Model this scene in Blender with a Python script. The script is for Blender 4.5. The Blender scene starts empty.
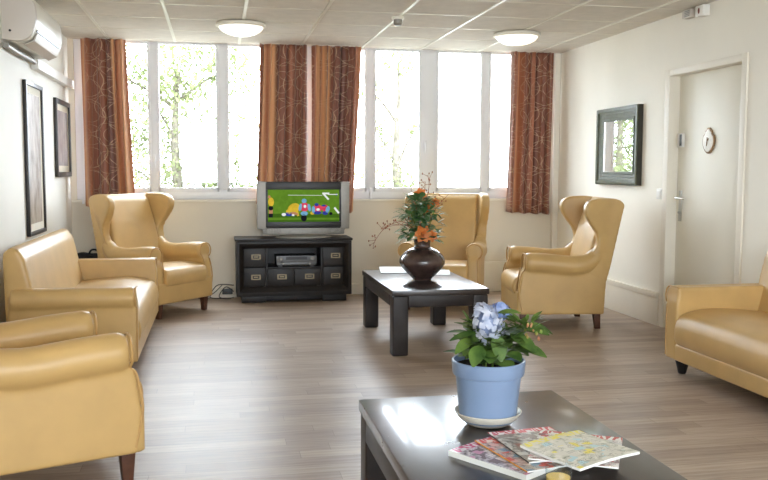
import bpy, bmesh, math, random
from mathutils import Vector, Matrix
C = bpy.context.scene.collection
PI = math.pi
R = math.radians
rnd = random.Random(7)
W, H = 4.865, 2.467            # room width and height
YF = -11.2                     # wall behind the camera


def lin(r, g, b):
    def f(c):
        c /= 255.0
        return c / 12.92 if c <= 0.04045 else ((c + 0.055) / 1.055) ** 2.4
    return (f(r), f(g), f(b), 1.0)


# ------------------------------------------------------------------ materials
class NT:
    def __init__(self, name):
        self.m = bpy.data.materials.new(name)
        self.m.use_nodes = True
        self.t = self.m.node_tree
        self.b = self.t.nodes['Principled BSDF']
        self.out = self.t.nodes['Material Output']

    def n(self, kind, **kw):
        x = self.t.nodes.new('ShaderNode' + kind)
        for k, v in kw.items():
            if k in x.inputs:
                x.inputs[k].default_value = v
            else:
                setattr(x, k, v)
        return x

    def l(self, a, b):
        self.t.links.new(a, b)

    def math(self, op, a, b=None, c=None):
        x = self.n('Math', operation=op)
        for i, v in enumerate((a, b, c)):
            if v is None:
                continue
            if isinstance(v, (int, float)):
                x.inputs[i].default_value = v
            else:
                self.l(v, x.inputs[i])
        return x.outputs[0]

    def ramp(self, fac, stops, interp='LINEAR'):
        x = self.n('ValToRGB')
        x.color_ramp.interpolation = interp
        e = x.color_ramp.elements
        while len(e) < len(stops):
            e.new(0.5)
        for i, (p, c) in enumerate(stops):
            e[i].position = p
            e[i].color = c
        self.l(fac, x.inputs[0])
        return x.outputs[0]

    def mix(self, fac, a, b):
        x = self.n('MixRGB')
        for i, v in enumerate((fac, a, b)):
            if isinstance(v, (int, float, tuple)):
                x.inputs[i].default_value = v
            else:
                self.l(v, x.inputs[i])
        return x.outputs[0]

    def set(self, **kw):
        for k, v in kw.items():
            self.b.inputs[k.replace('_', ' ')].default_value = v
        return self


def plain(name, col, rough=0.5, spec=0.5, noise=0.06, scale=8, bump=0.0, bscale=200, metal=0.0, coat=0.0, detail=3):
    t = NT(name)
    t.set(Roughness=rough, Metallic=metal)
    t.b.inputs['Specular IOR Level'].default_value = spec
    t.b.inputs['Coat Weight'].default_value = coat
    tc = t.n('TexCoord')
    nz = t.n('TexNoise', Scale=scale, Detail=detail)
    t.l(tc.outputs['Object'], nz.inputs['Vector'])
    d = tuple(max(0, c * (1 - noise * 2)) for c in col[:3]) + (1,)
    u = tuple(min(1, c * (1 + noise)) for c in col[:3]) + (1,)
    t.l(t.ramp(nz.outputs['Fac'], [(0.3, d), (0.7, u)]), t.b.inputs['Base Color'])
    if bump:
        n2 = t.n('TexNoise', Scale=bscale, Detail=2)
        t.l(tc.outputs['Object'], n2.inputs['Vector'])
        bp = t.n('Bump', Strength=bump, Distance=0.002)
        t.l(n2.outputs['Fac'], bp.inputs['Height'])
        t.l(bp.outputs['Normal'], t.b.inputs['Normal'])
    return t.m


M = {}
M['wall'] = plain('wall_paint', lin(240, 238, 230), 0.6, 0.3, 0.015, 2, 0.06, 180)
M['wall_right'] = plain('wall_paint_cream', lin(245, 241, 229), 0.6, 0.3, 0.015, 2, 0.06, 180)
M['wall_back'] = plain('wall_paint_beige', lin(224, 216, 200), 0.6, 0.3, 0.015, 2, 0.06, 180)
M['trim'] = plain('trim_paint', lin(236, 230, 216), 0.45, 0.4, 0.02, 3)
M['door'] = plain('door_paint', lin(238, 234, 220), 0.4, 0.4, 0.012, 2)
M['pvc'] = plain('white_window_plastic', lin(232, 233, 236), 0.35, 0.5, 0.01, 4)
M['leather'] = plain('honey_leather', lin(199, 163, 104), 0.42, 0.5, 0.05, 5, 0.10, 260, coat=0.2)
M['leather'].node_tree.nodes['Principled BSDF'].inputs['Coat Roughness'].default_value = 0.35
M['piping'] = plain('honey_leather_piping', lin(190, 150, 92), 0.45, 0.5, 0.05, 20)
M['leg_wood'] = plain('dark_brown_wood', lin(88, 54, 38), 0.4, 0.5, 0.15, 25)
M['black'] = plain('black_plastic', lin(22, 21, 22), 0.4, 0.5, 0.1, 30)
M['blackfab'] = plain('black_cloth', lin(24, 22, 26), 0.8, 0.3, 0.2, 30, 0.3, 120)
M['steel'] = plain('brushed_steel', lin(190, 188, 182), 0.3, 0.5, 0.03, 60, metal=1.0)
M['brass'] = plain('aged_brass', lin(150, 134, 106), 0.4, 0.5, 0.1, 60, metal=0.7)
M['silver'] = plain('silver_plastic', lin(146, 142, 135), 0.4, 0.5, 0.03, 30, metal=0.3)
M['ac'] = plain('ivory_plastic', lin(224, 220, 208), 0.3, 0.5, 0.01, 4)
M['ac_end'] = plain('greyed_plastic', lin(205, 196, 186), 0.4, 0.5, 0.01, 4)
M['white'] = plain('white_plastic', lin(232, 230, 224), 0.4, 0.5, 0.01, 10)
M['ceramic'] = plain('cream_glazed_clay', lin(226, 218, 204), 0.3, 0.5, 0.03, 10, coat=0.2)
M['pot'] = plain('blue_plastic_pot', lin(124, 144, 174), 0.33, 0.5, 0.02, 6)
M['soil'] = plain('potting_soil', lin(52, 38, 28), 0.95, 0.2, 0.4, 60, 0.8, 90)
M['vase'] = plain('dark_brown_glaze', lin(76, 58, 53), 0.24, 0.5, 0.2, 14, coat=0.4)
M['paper'] = plain('white_paper', lin(232, 231, 226), 0.55, 0.3, 0.02, 8)
M['tile'] = plain('ceiling_tile', lin(222, 216, 206), 0.8, 0.2, 0.03, 12, 0.25, 160)
M['bar'] = plain('ceiling_bar_paint', lin(238, 235, 222), 0.3, 0.5, 0.01, 6)
M['bar_c'] = plain('ceiling_cross_bar_paint', lin(226, 220, 206), 0.4, 0.4, 0.01, 6)
M['bark'] = plain('tree_bark', lin(92, 86, 74), 0.9, 0.2, 0.25, 15, 0.6, 40)
M['twig'] = plain('reddish_dry_twig', lin(150, 88, 62), 0.7, 0.3, 0.25, 60)
M['stem'] = plain('green_stem', lin(110, 130, 60), 0.6, 0.3, 0.2, 40)
M['lawn'] = plain('pale_gravel', lin(120, 117, 108), 0.9, 0.2, 0.25, 3, 0.5, 40)
M['mirror_frame'] = plain('green_grey_lacquer', lin(84, 88, 66), 0.42, 0.4, 0.12, 25)
M['mirror_edge'] = plain('dark_lacquer', lin(52, 50, 40), 0.4, 0.5, 0.12, 25)
M['picframe'] = plain('black_lacquer', lin(42, 38, 36), 0.35, 0.5, 0.1, 30)
M['mat'] = plain('cream_passepartout', lin(232, 226, 210), 0.7, 0.2, 0.02, 12)
M['juice'] = plain('orange_juice', lin(250, 212, 116), 0.25, 0.5, 0.03, 12)
M['gilt'] = plain('brown_gilt', lin(140, 108, 72), 0.35, 0.5, 0.2, 60, metal=0.4)
M['plaque'] = plain('pearly_plaque', lin(238, 234, 224), 0.35, 0.5, 0.05, 60)
M['red'] = plain('dull_red', lin(120, 52, 36), 0.5)


def mat_wood_black():
    t = NT('espresso_stained_wood')
    tc = t.n('TexCoord')
    mp = t.n('Mapping')
    mp.inputs['Scale'].default_value = (9, 2.0, 9)
    t.l(tc.outputs['Object'], mp.inputs['Vector'])
    nz = t.n('TexNoise', Scale=2.0, Detail=6, Roughness=0.65)
    t.l(mp.outputs[0], nz.inputs['Vector'])
    t.l(t.ramp(nz.outputs['Fac'], [(0.25, lin(40, 32, 29)), (0.75, lin(52, 42, 37))]), t.b.inputs['Base Color'])
    n2 = t.n('TexNoise', Scale=9, Detail=6, Roughness=0.7)
    t.l(tc.outputs['Object'], n2.inputs['Vector'])
    rr = t.n('MapRange')
    rr.inputs['To Min'].default_value = 0.24
    rr.inputs['To Max'].default_value = 0.34
    t.l(n2.outputs['Fac'], rr.inputs['Value'])
    t.l(rr.outputs[0], t.b.inputs['Roughness'])
    t.b.inputs['Coat Weight'].default_value = 0.5
    t.b.inputs['Coat Roughness'].default_value = 0.1
    return t.m


M['espresso'] = mat_wood_black()
M['espresso_satin'] = plain('espresso_satin_wood', lin(40, 32, 29), 0.4, 0.3, 0.12, 14)
M['cabinet'] = plain('black_stained_oak', lin(33, 28, 26), 0.42, 0.3, 0.12, 12)


def mat_floor():
    t = NT('grey_oak_planks')
    tc = t.n('TexCoord')
    sx = t.n('SeparateXYZ')
    t.l(tc.outputs['Object'], sx.inputs[0])
    wn = t.n('TexWhiteNoise', noise_dimensions='1D')
    t.l(t.math('FLOOR', t.math('MULTIPLY', sx.outputs['Y'], 1 / 0.095)), wn.inputs['W'])
    cx = t.n('CombineXYZ')
    t.l(t.math('ADD', sx.outputs['X'], t.math('MULTIPLY', wn.outputs['Value'], 3.0)), cx.inputs['X'])
    t.l(sx.outputs['Y'], cx.inputs['Y'])
    br = t.n('TexBrick', offset=0.0, offset_frequency=2)
    br.inputs['Color1'].default_value = (0.25, 0.25, 0.25, 1)
    br.inputs['Color2'].default_value = (0.75, 0.75, 0.75, 1)
    br.inputs['Mortar'].default_value = (0.0, 0.0, 0.0, 1)
    br.inputs['Scale'].default_value = 1.0
    br.inputs['Mortar Size'].default_value = 0.0012
    br.inputs['Brick Width'].default_value = 0.92
    br.inputs['Row Height'].default_value = 0.095
    t.l(cx.outputs[0], br.inputs['Vector'])
    mp = t.n('Mapping')
    mp.inputs['Scale'].default_value = (1.2, 16, 1)
    t.l(cx.outputs[0], mp.inputs['Vector'])
    nz = t.n('TexNoise', Scale=3.0, Detail=7, Roughness=0.62, Distortion=0.4)
    t.l(mp.outputs[0], nz.inputs['Vector'])
    v = t.math('ADD', t.math('MULTIPLY', br.outputs['Color'], 0.34), t.math('MULTIPLY', nz.outputs['Fac'], 0.66))
    col = t.ramp(v, [(0.28, lin(122, 103, 88)), (0.5, lin(158, 139, 122)), (0.7, lin(184, 168, 152))])
    col = t.mix(t.math('MULTIPLY', br.outputs['Fac'], 0.35), col, lin(92, 76, 64))
    t.l(col, t.b.inputs['Base Color'])
    rr = t.n('MapRange')
    rr.inputs['To Min'].default_value = 0.3
    rr.inputs['To Max'].default_value = 0.48
    t.l(nz.outputs['Fac'], rr.inputs['Value'])
    t.l(rr.outputs[0], t.b.inputs['Roughness'])
    bp = t.n('Bump', Strength=0.12, Distance=0.002)
    t.l(v, bp.inputs['Height'])
    t.l(bp.outputs['Normal'], t.b.inputs['Normal'])
    return t.m


M['floor'] = mat_floor()


def mat_curtain(name, width, stops):
    """striped rust and gold cloth with fold shade painted in, pale thread loops on the brown bands; UV in metres"""
    t = NT(name)
    t.set(Roughness=0.5)
    t.b.inputs['Sheen Weight'].default_value = 0.3
    uv = t.n('UVMap')
    sx = t.n('SeparateXYZ')
    t.l(uv.outputs[0], sx.inputs[0])
    u = sx.outputs['X']
    v = sx.outputs['Y']
    fu = t.math('MULTIPLY', u, 1 / width)
    tone = dict(g=lin(222, 168, 118), r=lin(168, 102, 68), b=lin(142, 87, 64), d=lin(110, 64, 50), p=lin(206, 180, 168))  # d is dark cloth and also the painted shade of folds
    base = t.ramp(fu, [(p, tone[k]) for p, k in stops])
    loops = t.ramp(fu, [(p, (1, 1, 1, 1) if k in 'bd' else (0.15, 0.15, 0.15, 1)) for p, k in stops])
    dark = tone['d']

    def rings(du, dv, cell, rad):
        a = t.math('SUBTRACT', t.math('FRACT', t.math('ADD', t.math('MULTIPLY', u, 1 / cell), du)), 0.5)
        b = t.math('SUBTRACT', t.math('FRACT', t.math('ADD', t.math('MULTIPLY', v, 1 / cell), dv)), 0.5)
        r = t.math('SQRT', t.math('ADD', t.math('MULTIPLY', a, a), t.math('MULTIPLY', b, b)))
        d = t.math('ABSOLUTE', t.math('SUBTRACT', r, rad))
        return t.math('LESS_THAN', d, 0.008)
    ring = t.math('MAXIMUM', rings(0.1, 0.0, 0.21, 0.44), t.math('MAXIMUM', rings(0.62, 0.42, 0.26, 0.4), rings(0.3, 0.2, 0.33, 0.46)))
    fac = t.math('MULTIPLY', ring, t.math('MULTIPLY', loops, 0.6))
    nz = t.n('TexNoise', Scale=140, Detail=2)
    t.l(uv.outputs[0], nz.inputs['Vector'])
    col = t.mix(fac, base, lin(226, 196, 160))
    col2 = t.mix(t.math('MULTIPLY', nz.outputs['Fac'], 0.18), col, dark)
    t.l(col2, t.b.inputs['Base Color'])
    # thin cloth: some daylight comes through
    tr = t.n('BsdfTranslucent')
    t.l(col2, tr.inputs['Color'])
    ms = t.n('MixShader')
    ms.inputs[0].default_value = 0.10
    t.l(t.b.outputs[0], ms.inputs[1])
    t.l(tr.outputs[0], ms.inputs[2])
    t.l(ms.outputs[0], t.out.inputs['Surface'])
    return t.m


def mat_glass(name, col=(1, 1, 1, 1)):
    t = NT(name)
    tr = t.n('BsdfTransparent')
    tr.inputs[0].default_value = col
    gl = t.n('BsdfGlossy', Roughness=0.02)
    fr = t.n('LayerWeight', Blend=0.3)
    ms = t.n('MixShader')
    t.l(t.math('MULTIPLY_ADD', t.math('POWER', fr.outputs['Facing'], 2.5), 0.5, 0.05), ms.inputs[0])
    t.l(tr.outputs[0], ms.inputs[1])
    t.l(gl.outputs[0], ms.inputs[2])
    t.l(ms.outputs[0], t.out.inputs['Surface'])
    return t.m


M['glass'] = mat_glass('window_glass')
M['tumbler'] = mat_glass('drinking_glass', (0.93, 0.95, 0.95, 1))


def mat_leaf(name, c1, c2, trans=0.3, rough=0.45, scale=6):
    t = NT(name)
    t.set(Roughness=rough)
    tc = t.n('TexCoord')
    nz = t.n('TexNoise', Scale=scale, Detail=3)
    t.l(tc.outputs['Object'], nz.inputs['Vector'])
    col = t.ramp(nz.outputs['Fac'], [(0.35, c1), (0.65, c2)])
    t.l(col, t.b.inputs['Base Color'])
    tr = t.n('BsdfTranslucent')
    t.l(col, tr.inputs['Color'])
    ms = t.n('MixShader')
    ms.inputs[0].default_value = trans
    t.l(t.b.outputs[0], ms.inputs[1])
    t.l(tr.outputs[0], ms.inputs[2])
    t.l(ms.outputs[0], t.out.inputs['Surface'])
    return t.m


M['tree_leaf'] = mat_leaf('tree_leaves', lin(94, 104, 62), lin(126, 132, 90), 0.45, 0.9, 1.2)
M['hyd_leaf'] = mat_leaf('hydrangea_leaves', lin(58, 88, 34), lin(106, 134, 58), 0.2, 0.55, 16)
M['hyd_bud'] = mat_leaf('young_buds', lin(120, 150, 60), lin(190, 120, 90), 0.2, 0.5, 40)
M['petal'] = mat_leaf('blue_petals', lin(172, 182, 206), lin(212, 214, 224), 0.2, 0.5, 30)
M['petal_blue'] = mat_leaf('deeper_blue_petals', lin(132, 158, 214), lin(190, 204, 238), 0.2, 0.5, 30)
M['floret_core'] = mat_leaf('floret_gap_shade', lin(120, 132, 164), lin(146, 158, 188), 0.0, 0.7, 60)  # darker core, paints the shade in the gaps between florets
M['orange'] = mat_leaf('orange_petals', lin(206, 104, 36), lin(228, 140, 62), 0.2, 0.5, 25)
M['bouquet_leaf'] = mat_leaf('dark_green_leaves', lin(52, 92, 46), lin(98, 138, 80), 0.15, 0.6, 14)
M['pale_leaf'] = mat_leaf('dusty_green_leaves', lin(96, 126, 84), lin(146, 166, 122), 0.15, 0.65, 14)


def emis(name, col, s, noise=0.0):
    t = NT(name)
    e = t.n('Emission', Strength=s)
    e.inputs['Color'].default_value = col
    if noise:
        tc = t.n('TexCoord')
        nz = t.n('TexNoise', Scale=30, Detail=3)
        t.l(tc.outputs['Object'], nz.inputs['Vector'])
        d = tuple(c * (1 - noise) for c in col[:3]) + (1,)
        t.l(t.ramp(nz.outputs['Fac'], [(0.35, d), (0.65, col)]), e.inputs['Color'])
    t.l(e.outputs[0], t.out.inputs['Surface'])
    return t.m


def mat_lampshade():
    t = NT('opal_glass_shade')
    t.set(Roughness=0.25)
    t.b.inputs['Base Color'].default_value = lin(240, 238, 226)
    t.b.inputs['Emission Color'].default_value = (1.0, 0.96, 0.84, 1)
    t.b.inputs['Emission Strength'].default_value = 1.0
    return t.m


M['shade'] = mat_lampshade()
tm = NT('mirror_glass')
tm.set(Metallic=1.0, Roughness=0.02)
tm.b.inputs['Base Color'].default_value = (0.9, 0.91, 0.9, 1)
M['mirror'] = tm.m


# ------------------------------------------------------------------ mesh kit
def rz(a):
    return Matrix.Rotation(a, 4, 'Z')


class MB:
    def __init__(self):
        self.bm = bmesh.new()
        self.mi = 0
        self.uvl = None

    def _f(self, vs, mi=None):
        try:
            f = self.bm.faces.new(vs)
            f.material_index = self.mi if mi is None else mi
            return f
        except ValueError:
            return None

    def box(self, x0, x1, y0, y1, z0, z1, mtx=None):
        vs = []
        for z in (z0, z1):
            for x, y in ((x0, y0), (x1, y0), (x1, y1), (x0, y1)):
                p = Vector((x, y, z))
                vs.append(self.bm.verts.new(mtx @ p if mtx else p))
        for q in ((3, 2, 1, 0), (4, 5, 6, 7), (0, 1, 5, 4), (1, 2, 6, 5), (2, 3, 7, 6), (3, 0, 4, 7)):
            self._f([vs[i] for i in q])
        return self

    def taper(self, x, y, z0, z1, a0, a1, dx=0, dy=0):
        """square post, half size a0 at z0 and a1 at z1, its foot shifted by dx, dy"""
        vs = []
        for z, a, sx, sy in ((z0, a0, dx, dy), (z1, a1, 0, 0)):
            for u, v in ((-1, -1), (1, -1), (1, 1), (-1, 1)):
                vs.append(self.bm.verts.new((x + sx + u * a, y + sy + v * a, z)))
        for q in ((3, 2, 1, 0), (4, 5, 6, 7), (0, 1, 5, 4), (1, 2, 6, 5), (2, 3, 7, 6), (3, 0, 4, 7)):
            self._f([vs[i] for i in q])
        return self

    def prism(self, pts, axis, a, b, mtx=None):
        """outline in the plane across axis, swept from a to b"""
        def P(u, v, w):
            p = Vector((w, u, v)) if axis == 'x' else Vector((u, w, v)) if axis == 'y' else Vector((u, v, w))
            return mtx @ p if mtx else p
        A = [self.bm.verts.new(P(u, v, a)) for u, v in pts]
        B = [self.bm.verts.new(P(u, v, b)) for u, v in pts]
        n = len(pts)
        self._f(list(reversed(A)))
        self._f(B)
        for i in range(n):
            self._f([A[i], A[(i + 1) % n], B[(i + 1) % n], B[i]])
        return self

    def tube(self, path, rad, seg=8, cap=True):
        path = [Vector(p) for p in path]
        rads = rad if isinstance(rad, (list, tuple)) else [rad] * len(path)
        rings = []
        up = Vector((0, 0, 1))
        prev = None
        for i, p in enumerate(path):
            d = (path[min(i + 1, len(path) - 1)] - path[max(i - 1, 0)])
            if d.length < 1e-9:
                d = Vector((0, 0, 1))
            d.normalize()
            if prev is None:
                s = d.cross(up if abs(d.z) < 0.9 else Vector((1, 0, 0))).normalized()
            else:
                s = (prev - d * prev.dot(d)).normalized()
            prev = s
            t = d.cross(s)
            rings.append([self.bm.verts.new(p + (s * math.cos(2 * PI * k / seg) + t * math.sin(2 * PI * k / seg)) * rads[i]) for k in range(seg)])
        for i in range(len(rings) - 1):
            for k in range(seg):
                self._f([rings[i][k], rings[i][(k + 1) % seg], rings[i + 1][(k + 1) % seg], rings[i + 1][k]])
        if cap:
            self._f(list(reversed(rings[0])))
            self._f(rings[-1])
        return self

    def lathe(self, prof, seg=40, mtx=None, close=False):
        rings = []
        for r, z in prof:
            if r < 1e-6:
                p = Vector((0, 0, z))
                rings.append([self.bm.verts.new(mtx @ p if mtx else p)])
            else:
                ring = []
                for k in range(seg):
                    p = Vector((r * math.cos(2 * PI * k / seg), r * math.sin(2 * PI * k / seg), z))
                    ring.append(self.bm.verts.new(mtx @ p if mtx else p))
                rings.append(ring)
        for a, b in zip(rings, rings[1:]):
            for k in range(seg):
                k2 = (k + 1) % seg
                if len(a) == 1 and len(b) == 1:
                    continue
                if len(a) == 1:
                    self._f([a[0], b[k2], b[k]])
                elif len(b) == 1:
                    self._f([a[k], a[k2], b[0]])
                else:
                    self._f([a[k], a[k2], b[k2], b[k]])
        return self

    def ball(self, c, r, s=(1, 1, 1), seg=12):
        n = seg // 2
        prof = [(max(0, math.sin(PI * i / n)) * r if 0 < i < n else 0, -math.cos(PI * i / n) * r) for i in range(n + 1)]
        return self.lathe(prof, seg, Matrix.Translation(Vector(c)) @ Matrix.Diagonal((s[0], s[1], s[2], 1)))

    def poly(self, pts, mi=None):
        return self._f([self.bm.verts.new(p) for p in pts], mi)

    def leaf(self, base, d, up, L, w, droop=0.2, fold=0.15, n=4, mi=None):
        """a pointed leaf of two folded halves"""
        d = Vector(d).normalized()
        s = d.cross(Vector(up))
        if s.length < 1e-4:
            s = d.cross(Vector((1, 0, 0)))
        s.normalize()
        u = s.cross(d).normalized()
        mid, le, ri = [], [], []
        for i in range(n + 1):
            t = i / n
            ww = w * (math.sin(PI * min(1, t * 0.93 + 0.04)) ** 0.8) * (1 - 0.25 * t)
            p = Vector(base) + d * L * t - u * droop * L * t * t
            mid.append(self.bm.verts.new(p))
            le.append(self.bm.verts.new(p + s * ww + u * fold * ww))
            ri.append(self.bm.verts.new(p - s * ww + u * fold * ww))
        for i in range(n):
            self._f([mid[i], mid[i + 1], le[i + 1], le[i]], mi)
            self._f([ri[i], ri[i + 1], mid[i + 1], mid[i]], mi)

    def build(self, name, mats, parent=None, loc=None, bevel=0, seg=2, smooth=35, keep_normals=False):
        bm = self.bm
        if not keep_normals:
            bmesh.ops.recalc_face_normals(bm, faces=bm.faces[:])
        if bevel:
            ed = [e for e in bm.edges if len(e.link_faces) == 2 and e.calc_face_angle(0) > R(40)]
            bmesh.ops.bevel(bm, geom=ed, offset=bevel, segments=seg, profile=0.6, affect='EDGES', clamp_overlap=True)
        me = bpy.data.meshes.new(name)
        bm.to_mesh(me)
        bm.free()
        return link(name, me, mats, parent, loc, smooth)


def link(name, me, mats, parent=None, loc=None, smooth=35):
    o = bpy.data.objects.new(name, me)
    if not isinstance(mats, (list, tuple)):
        mats = [mats]
    if not me.materials:
        for m in mats:
            me.materials.append(m)
    if smooth:
        me.shade_smooth()
        me.set_sharp_from_angle(angle=R(smooth))
    if parent:
        o.parent = parent
    if loc:
        o.location = loc
    C.objects.link(o)
    return o


def soft(mb, name, mat, parent, voxel=0.012, it=8, fac=0.5):
    """melt the shapes into one upholstered skin"""
    bm = mb.bm
    bmesh.ops.recalc_face_normals(bm, faces=bm.faces[:])
    me = bpy.data.meshes.new('tmp')
    bm.to_mesh(me)
    bm.free()
    o = bpy.data.objects.new('tmp', me)
    C.objects.link(o)
    m = o.modifiers.new('r', 'REMESH')
    m.mode = 'VOXEL'
    m.voxel_size = voxel
    s = o.modifiers.new('s', 'SMOOTH')
    s.iterations = it
    s.factor = fac
    dg = bpy.context.evaluated_depsgraph_get()
    dg.update()
    me2 = bpy.data.meshes.new_from_object(o.evaluated_get(dg))
    bpy.data.objects.remove(o)
    bpy.data.meshes.remove(me)
    me2.name = name
    me2.materials.clear()
    return link(name, me2, mat, parent, smooth=180)


def tag(o, label=None, cat=None, group=None, kind=None):
    if label:
        o['label'] = label
    if cat:
        o['category'] = cat
    if group:
        o['group'] = group
    if kind:
        o['kind'] = kind
    return o


def thing(name, label, cat, loc=(0, 0, 0), rot=0, group=None):
    o = bpy.data.objects.new(name, None)
    o.empty_display_size = 0.1
    o.location = loc
    o.rotation_euler = (0, 0, rot)
    C.objects.link(o)
    return tag(o, label, cat, group)


def struct(name, mb, mats, parent=None, **kw):
    o = mb.build(name, mats, parent, **kw)
    if parent is None:
        o['kind'] = 'structure'
    return o


def dup(root, loc, rot, label):
    r = root.copy()
    C.objects.link(r)
    r.location = loc
    r.rotation_euler = (0, 0, rot)
    r['label'] = label
    for ch in list(root.children):
        c = ch.copy()
        C.objects.link(c)
        c.parent = r
        for g in ch.children:
            d = g.copy()
            C.objects.link(d)
            d.parent = c
    return r


def curve(pts, n=6):
    """Catmull-Rom through pts (any dimension)"""
    out = []
    P = [Vector(p) for p in pts]
    for i in range(len(P) - 1):
        p0, p1, p2, p3 = P[max(i - 1, 0)], P[i], P[i + 1], P[min(i + 2, len(P) - 1)]
        for k in range(n):
            t = k / n
            out.append(0.5 * ((2 * p1) + (p2 - p0) * t + (2 * p0 - 5 * p1 + 4 * p2 - p3) * t * t + (3 * p1 - p0 - 3 * p2 + p3) * t ** 3))
    out.append(P[-1])
    return out


# ------------------------------------------------------------------ camera
f_px, yaw, pit, rol = 851.52, 0.1941, 0.0813, -0.0032
fw = Vector((math.sin(yaw) * math.cos(pit), math.cos(yaw) * math.cos(pit), -math.sin(pit)))
r0 = Vector((math.cos(yaw), -math.sin(yaw), 0))
d0 = fw.cross(r0)
r2 = r0 * math.cos(rol) + d0 * math.sin(rol)
d2 = -r0 * math.sin(rol) + d0 * math.cos(rol)
cam = bpy.data.cameras.new('camera')
cam.sensor_width = 36
cam.lens = f_px / 768 * 36
cam.clip_start = 0.05
cam.clip_end = 200
co = bpy.data.objects.new('camera', cam)
C.objects.link(co)
mw = Matrix((( r2.x, -d2.x, -fw.x, 1.3474), (r2.y, -d2.y, -fw.y, -8.4684), (r2.z, -d2.z, -fw.z, 1.2507), (0, 0, 0, 1)))
co.matrix_world = mw
bpy.context.scene.camera = co

# ------------------------------------------------------------------ room shell
T = 0.22
m = MB(); m.box(-T, W + T, YF - T, T, -0.12, 0)
struct('floor', m, M['floor'])
m = MB(); m.box(-T, W + T, YF - T, T, H, H + 0.12)
ceil = struct('ceiling', m, M['tile'])
m = MB()
x = 0.378
while x < W:
    m.box(x - 0.012, x + 0.012, YF, 0, H - 0.006, H + 0.001)
    x += 0.6
struct('ceiling_bar', m, M['bar'], ceil)
m = MB()
y = -0.698 + 0.6
while y > YF:
    m.box(0, W, y - 0.011, y + 0.011, H - 0.003, H + 0.001)
    y -= 0.6
struct('ceiling_cross_bar', m, M['bar_c'], ceil)

# back wall with its two window openings
LW, RW = (0.05, 2.10), (2.24, 4.73)
ZS = 0.965
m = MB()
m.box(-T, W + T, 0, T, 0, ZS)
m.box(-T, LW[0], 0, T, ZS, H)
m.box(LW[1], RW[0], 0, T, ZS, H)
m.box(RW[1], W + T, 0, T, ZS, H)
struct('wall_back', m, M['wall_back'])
m = MB(); m.box(-T, 0, YF, 0, 0, H)
struct('wall_left', m, M['wall'])
DY0, DY1, DZ = -3.20, -2.26, 2.0          # door opening in the right wall
m = MB()
m.box(W, W + T, DY1, 0, 0, H)
m.box(W, W + T, YF, DY0, 0, H)
m.box(W, W + T, DY0, DY1, DZ, H)
struct('wall_right', m, M['wall_right'])
# unseen wall behind the camera, its window opening added for fill light
m = MB()
FX0, FX1, FZ0, FZ1 = 0.5, 4.4, 0.85, 2.35
m.box(-T, W + T, YF - T, YF, 0, FZ0)
m.box(-T, W + T, YF - T, YF, FZ1, H)
m.box(-T, FX0, YF - T, YF, FZ0, FZ1)
m.box(FX1, W + T, YF - T, YF, FZ0, FZ1)
struct('wall_front', m, M['wall'])


def window(name, x0, x1, posts, z0, z1, ya, yb, handles=()):
    """frame with posts; ya..yb its depth; a pane of glass as its child"""
    m = MB()
    m.box(x0, x1, ya, yb, z0, z0 + 0.10)
    m.box(x0, x1, ya, yb, z1 - 0.02, z1)
    for a, b in posts:
        m.box(a, b, ya, yb, z0 + 0.10, z1 - 0.02)
    o = struct(name, m, M['pvc'], bevel=0.006)
    # slimmer casement edges proud of the frame
    m = MB()
    for (a, b), (c, d) in zip(posts, posts[1:]):
        for q in ((b - 0.004, b + 0.022), (c - 0.022, c + 0.004)):
            m.box(q[0], q[1], ya - 0.012, ya + 0.03, z0 + 0.075, z1)
        m.box(b, c, ya - 0.012, ya + 0.03, z0 + 0.075, z0 + 0.115)
    m.build('casement', M['pvc'], o, bevel=0.004)
    m = MB()
    m.box(x0 + 0.01, x1 - 0.01, (ya + yb) / 2 - 0.003, (ya + yb) / 2 + 0.003, z0 + 0.05, z1 - 0.01)
    m.build('glass_pane', M['glass'], o)
    for hx, hz in handles:
        m = MB()
        m.box(hx - 0.012, hx + 0.012, ya - 0.022, ya - 0.008, hz - 0.035, hz + 0.035)
        m.box(hx - 0.009, hx + 0.009, ya - 0.045, ya - 0.022, hz - 0.09, hz + 0.012)
        m.build('window_handle', M['pvc'], o, bevel=0.004)
    return o


w1 = window('window_1', LW[0], LW[1], [(0.05, 0.14), (0.736, 0.80), (1.375, 1.455), (2.02, 2.10)], ZS, H, 0.02, 0.09, [(0.768, 1.36), (1.43, 1.25)])
m = MB(); m.box(LW[0] - 0.04, LW[1] + 0.04, -0.025, 0.03, ZS - 0.022, ZS)
m.build('window_sill', M['trim'], w1, bevel=0.005)
w2 = window('window_2', RW[0], RW[1], [(2.24, 2.31), (2.835, 2.906), (3.394, 3.556), (4.043, 4.113), (4.66, 4.73)], ZS, H, 0.02, 0.09, [(3.44, 1.52), (2.87, 1.05)])
m = MB(); m.box(RW[0] - 0.04, RW[1] + 0.04, -0.025, 0.03, ZS - 0.022, ZS)
m.build('window_sill', M['trim'], w2, bevel=0.005)
w3 = window('fill_window', FX0, FX1, [(0.5, 0.57), (1.77, 1.85), (3.07, 3.15), (4.33, 4.4)], FZ0, FZ1, YF - 0.12, YF - 0.05)  # added unseen window, lets in fill light from behind

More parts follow.
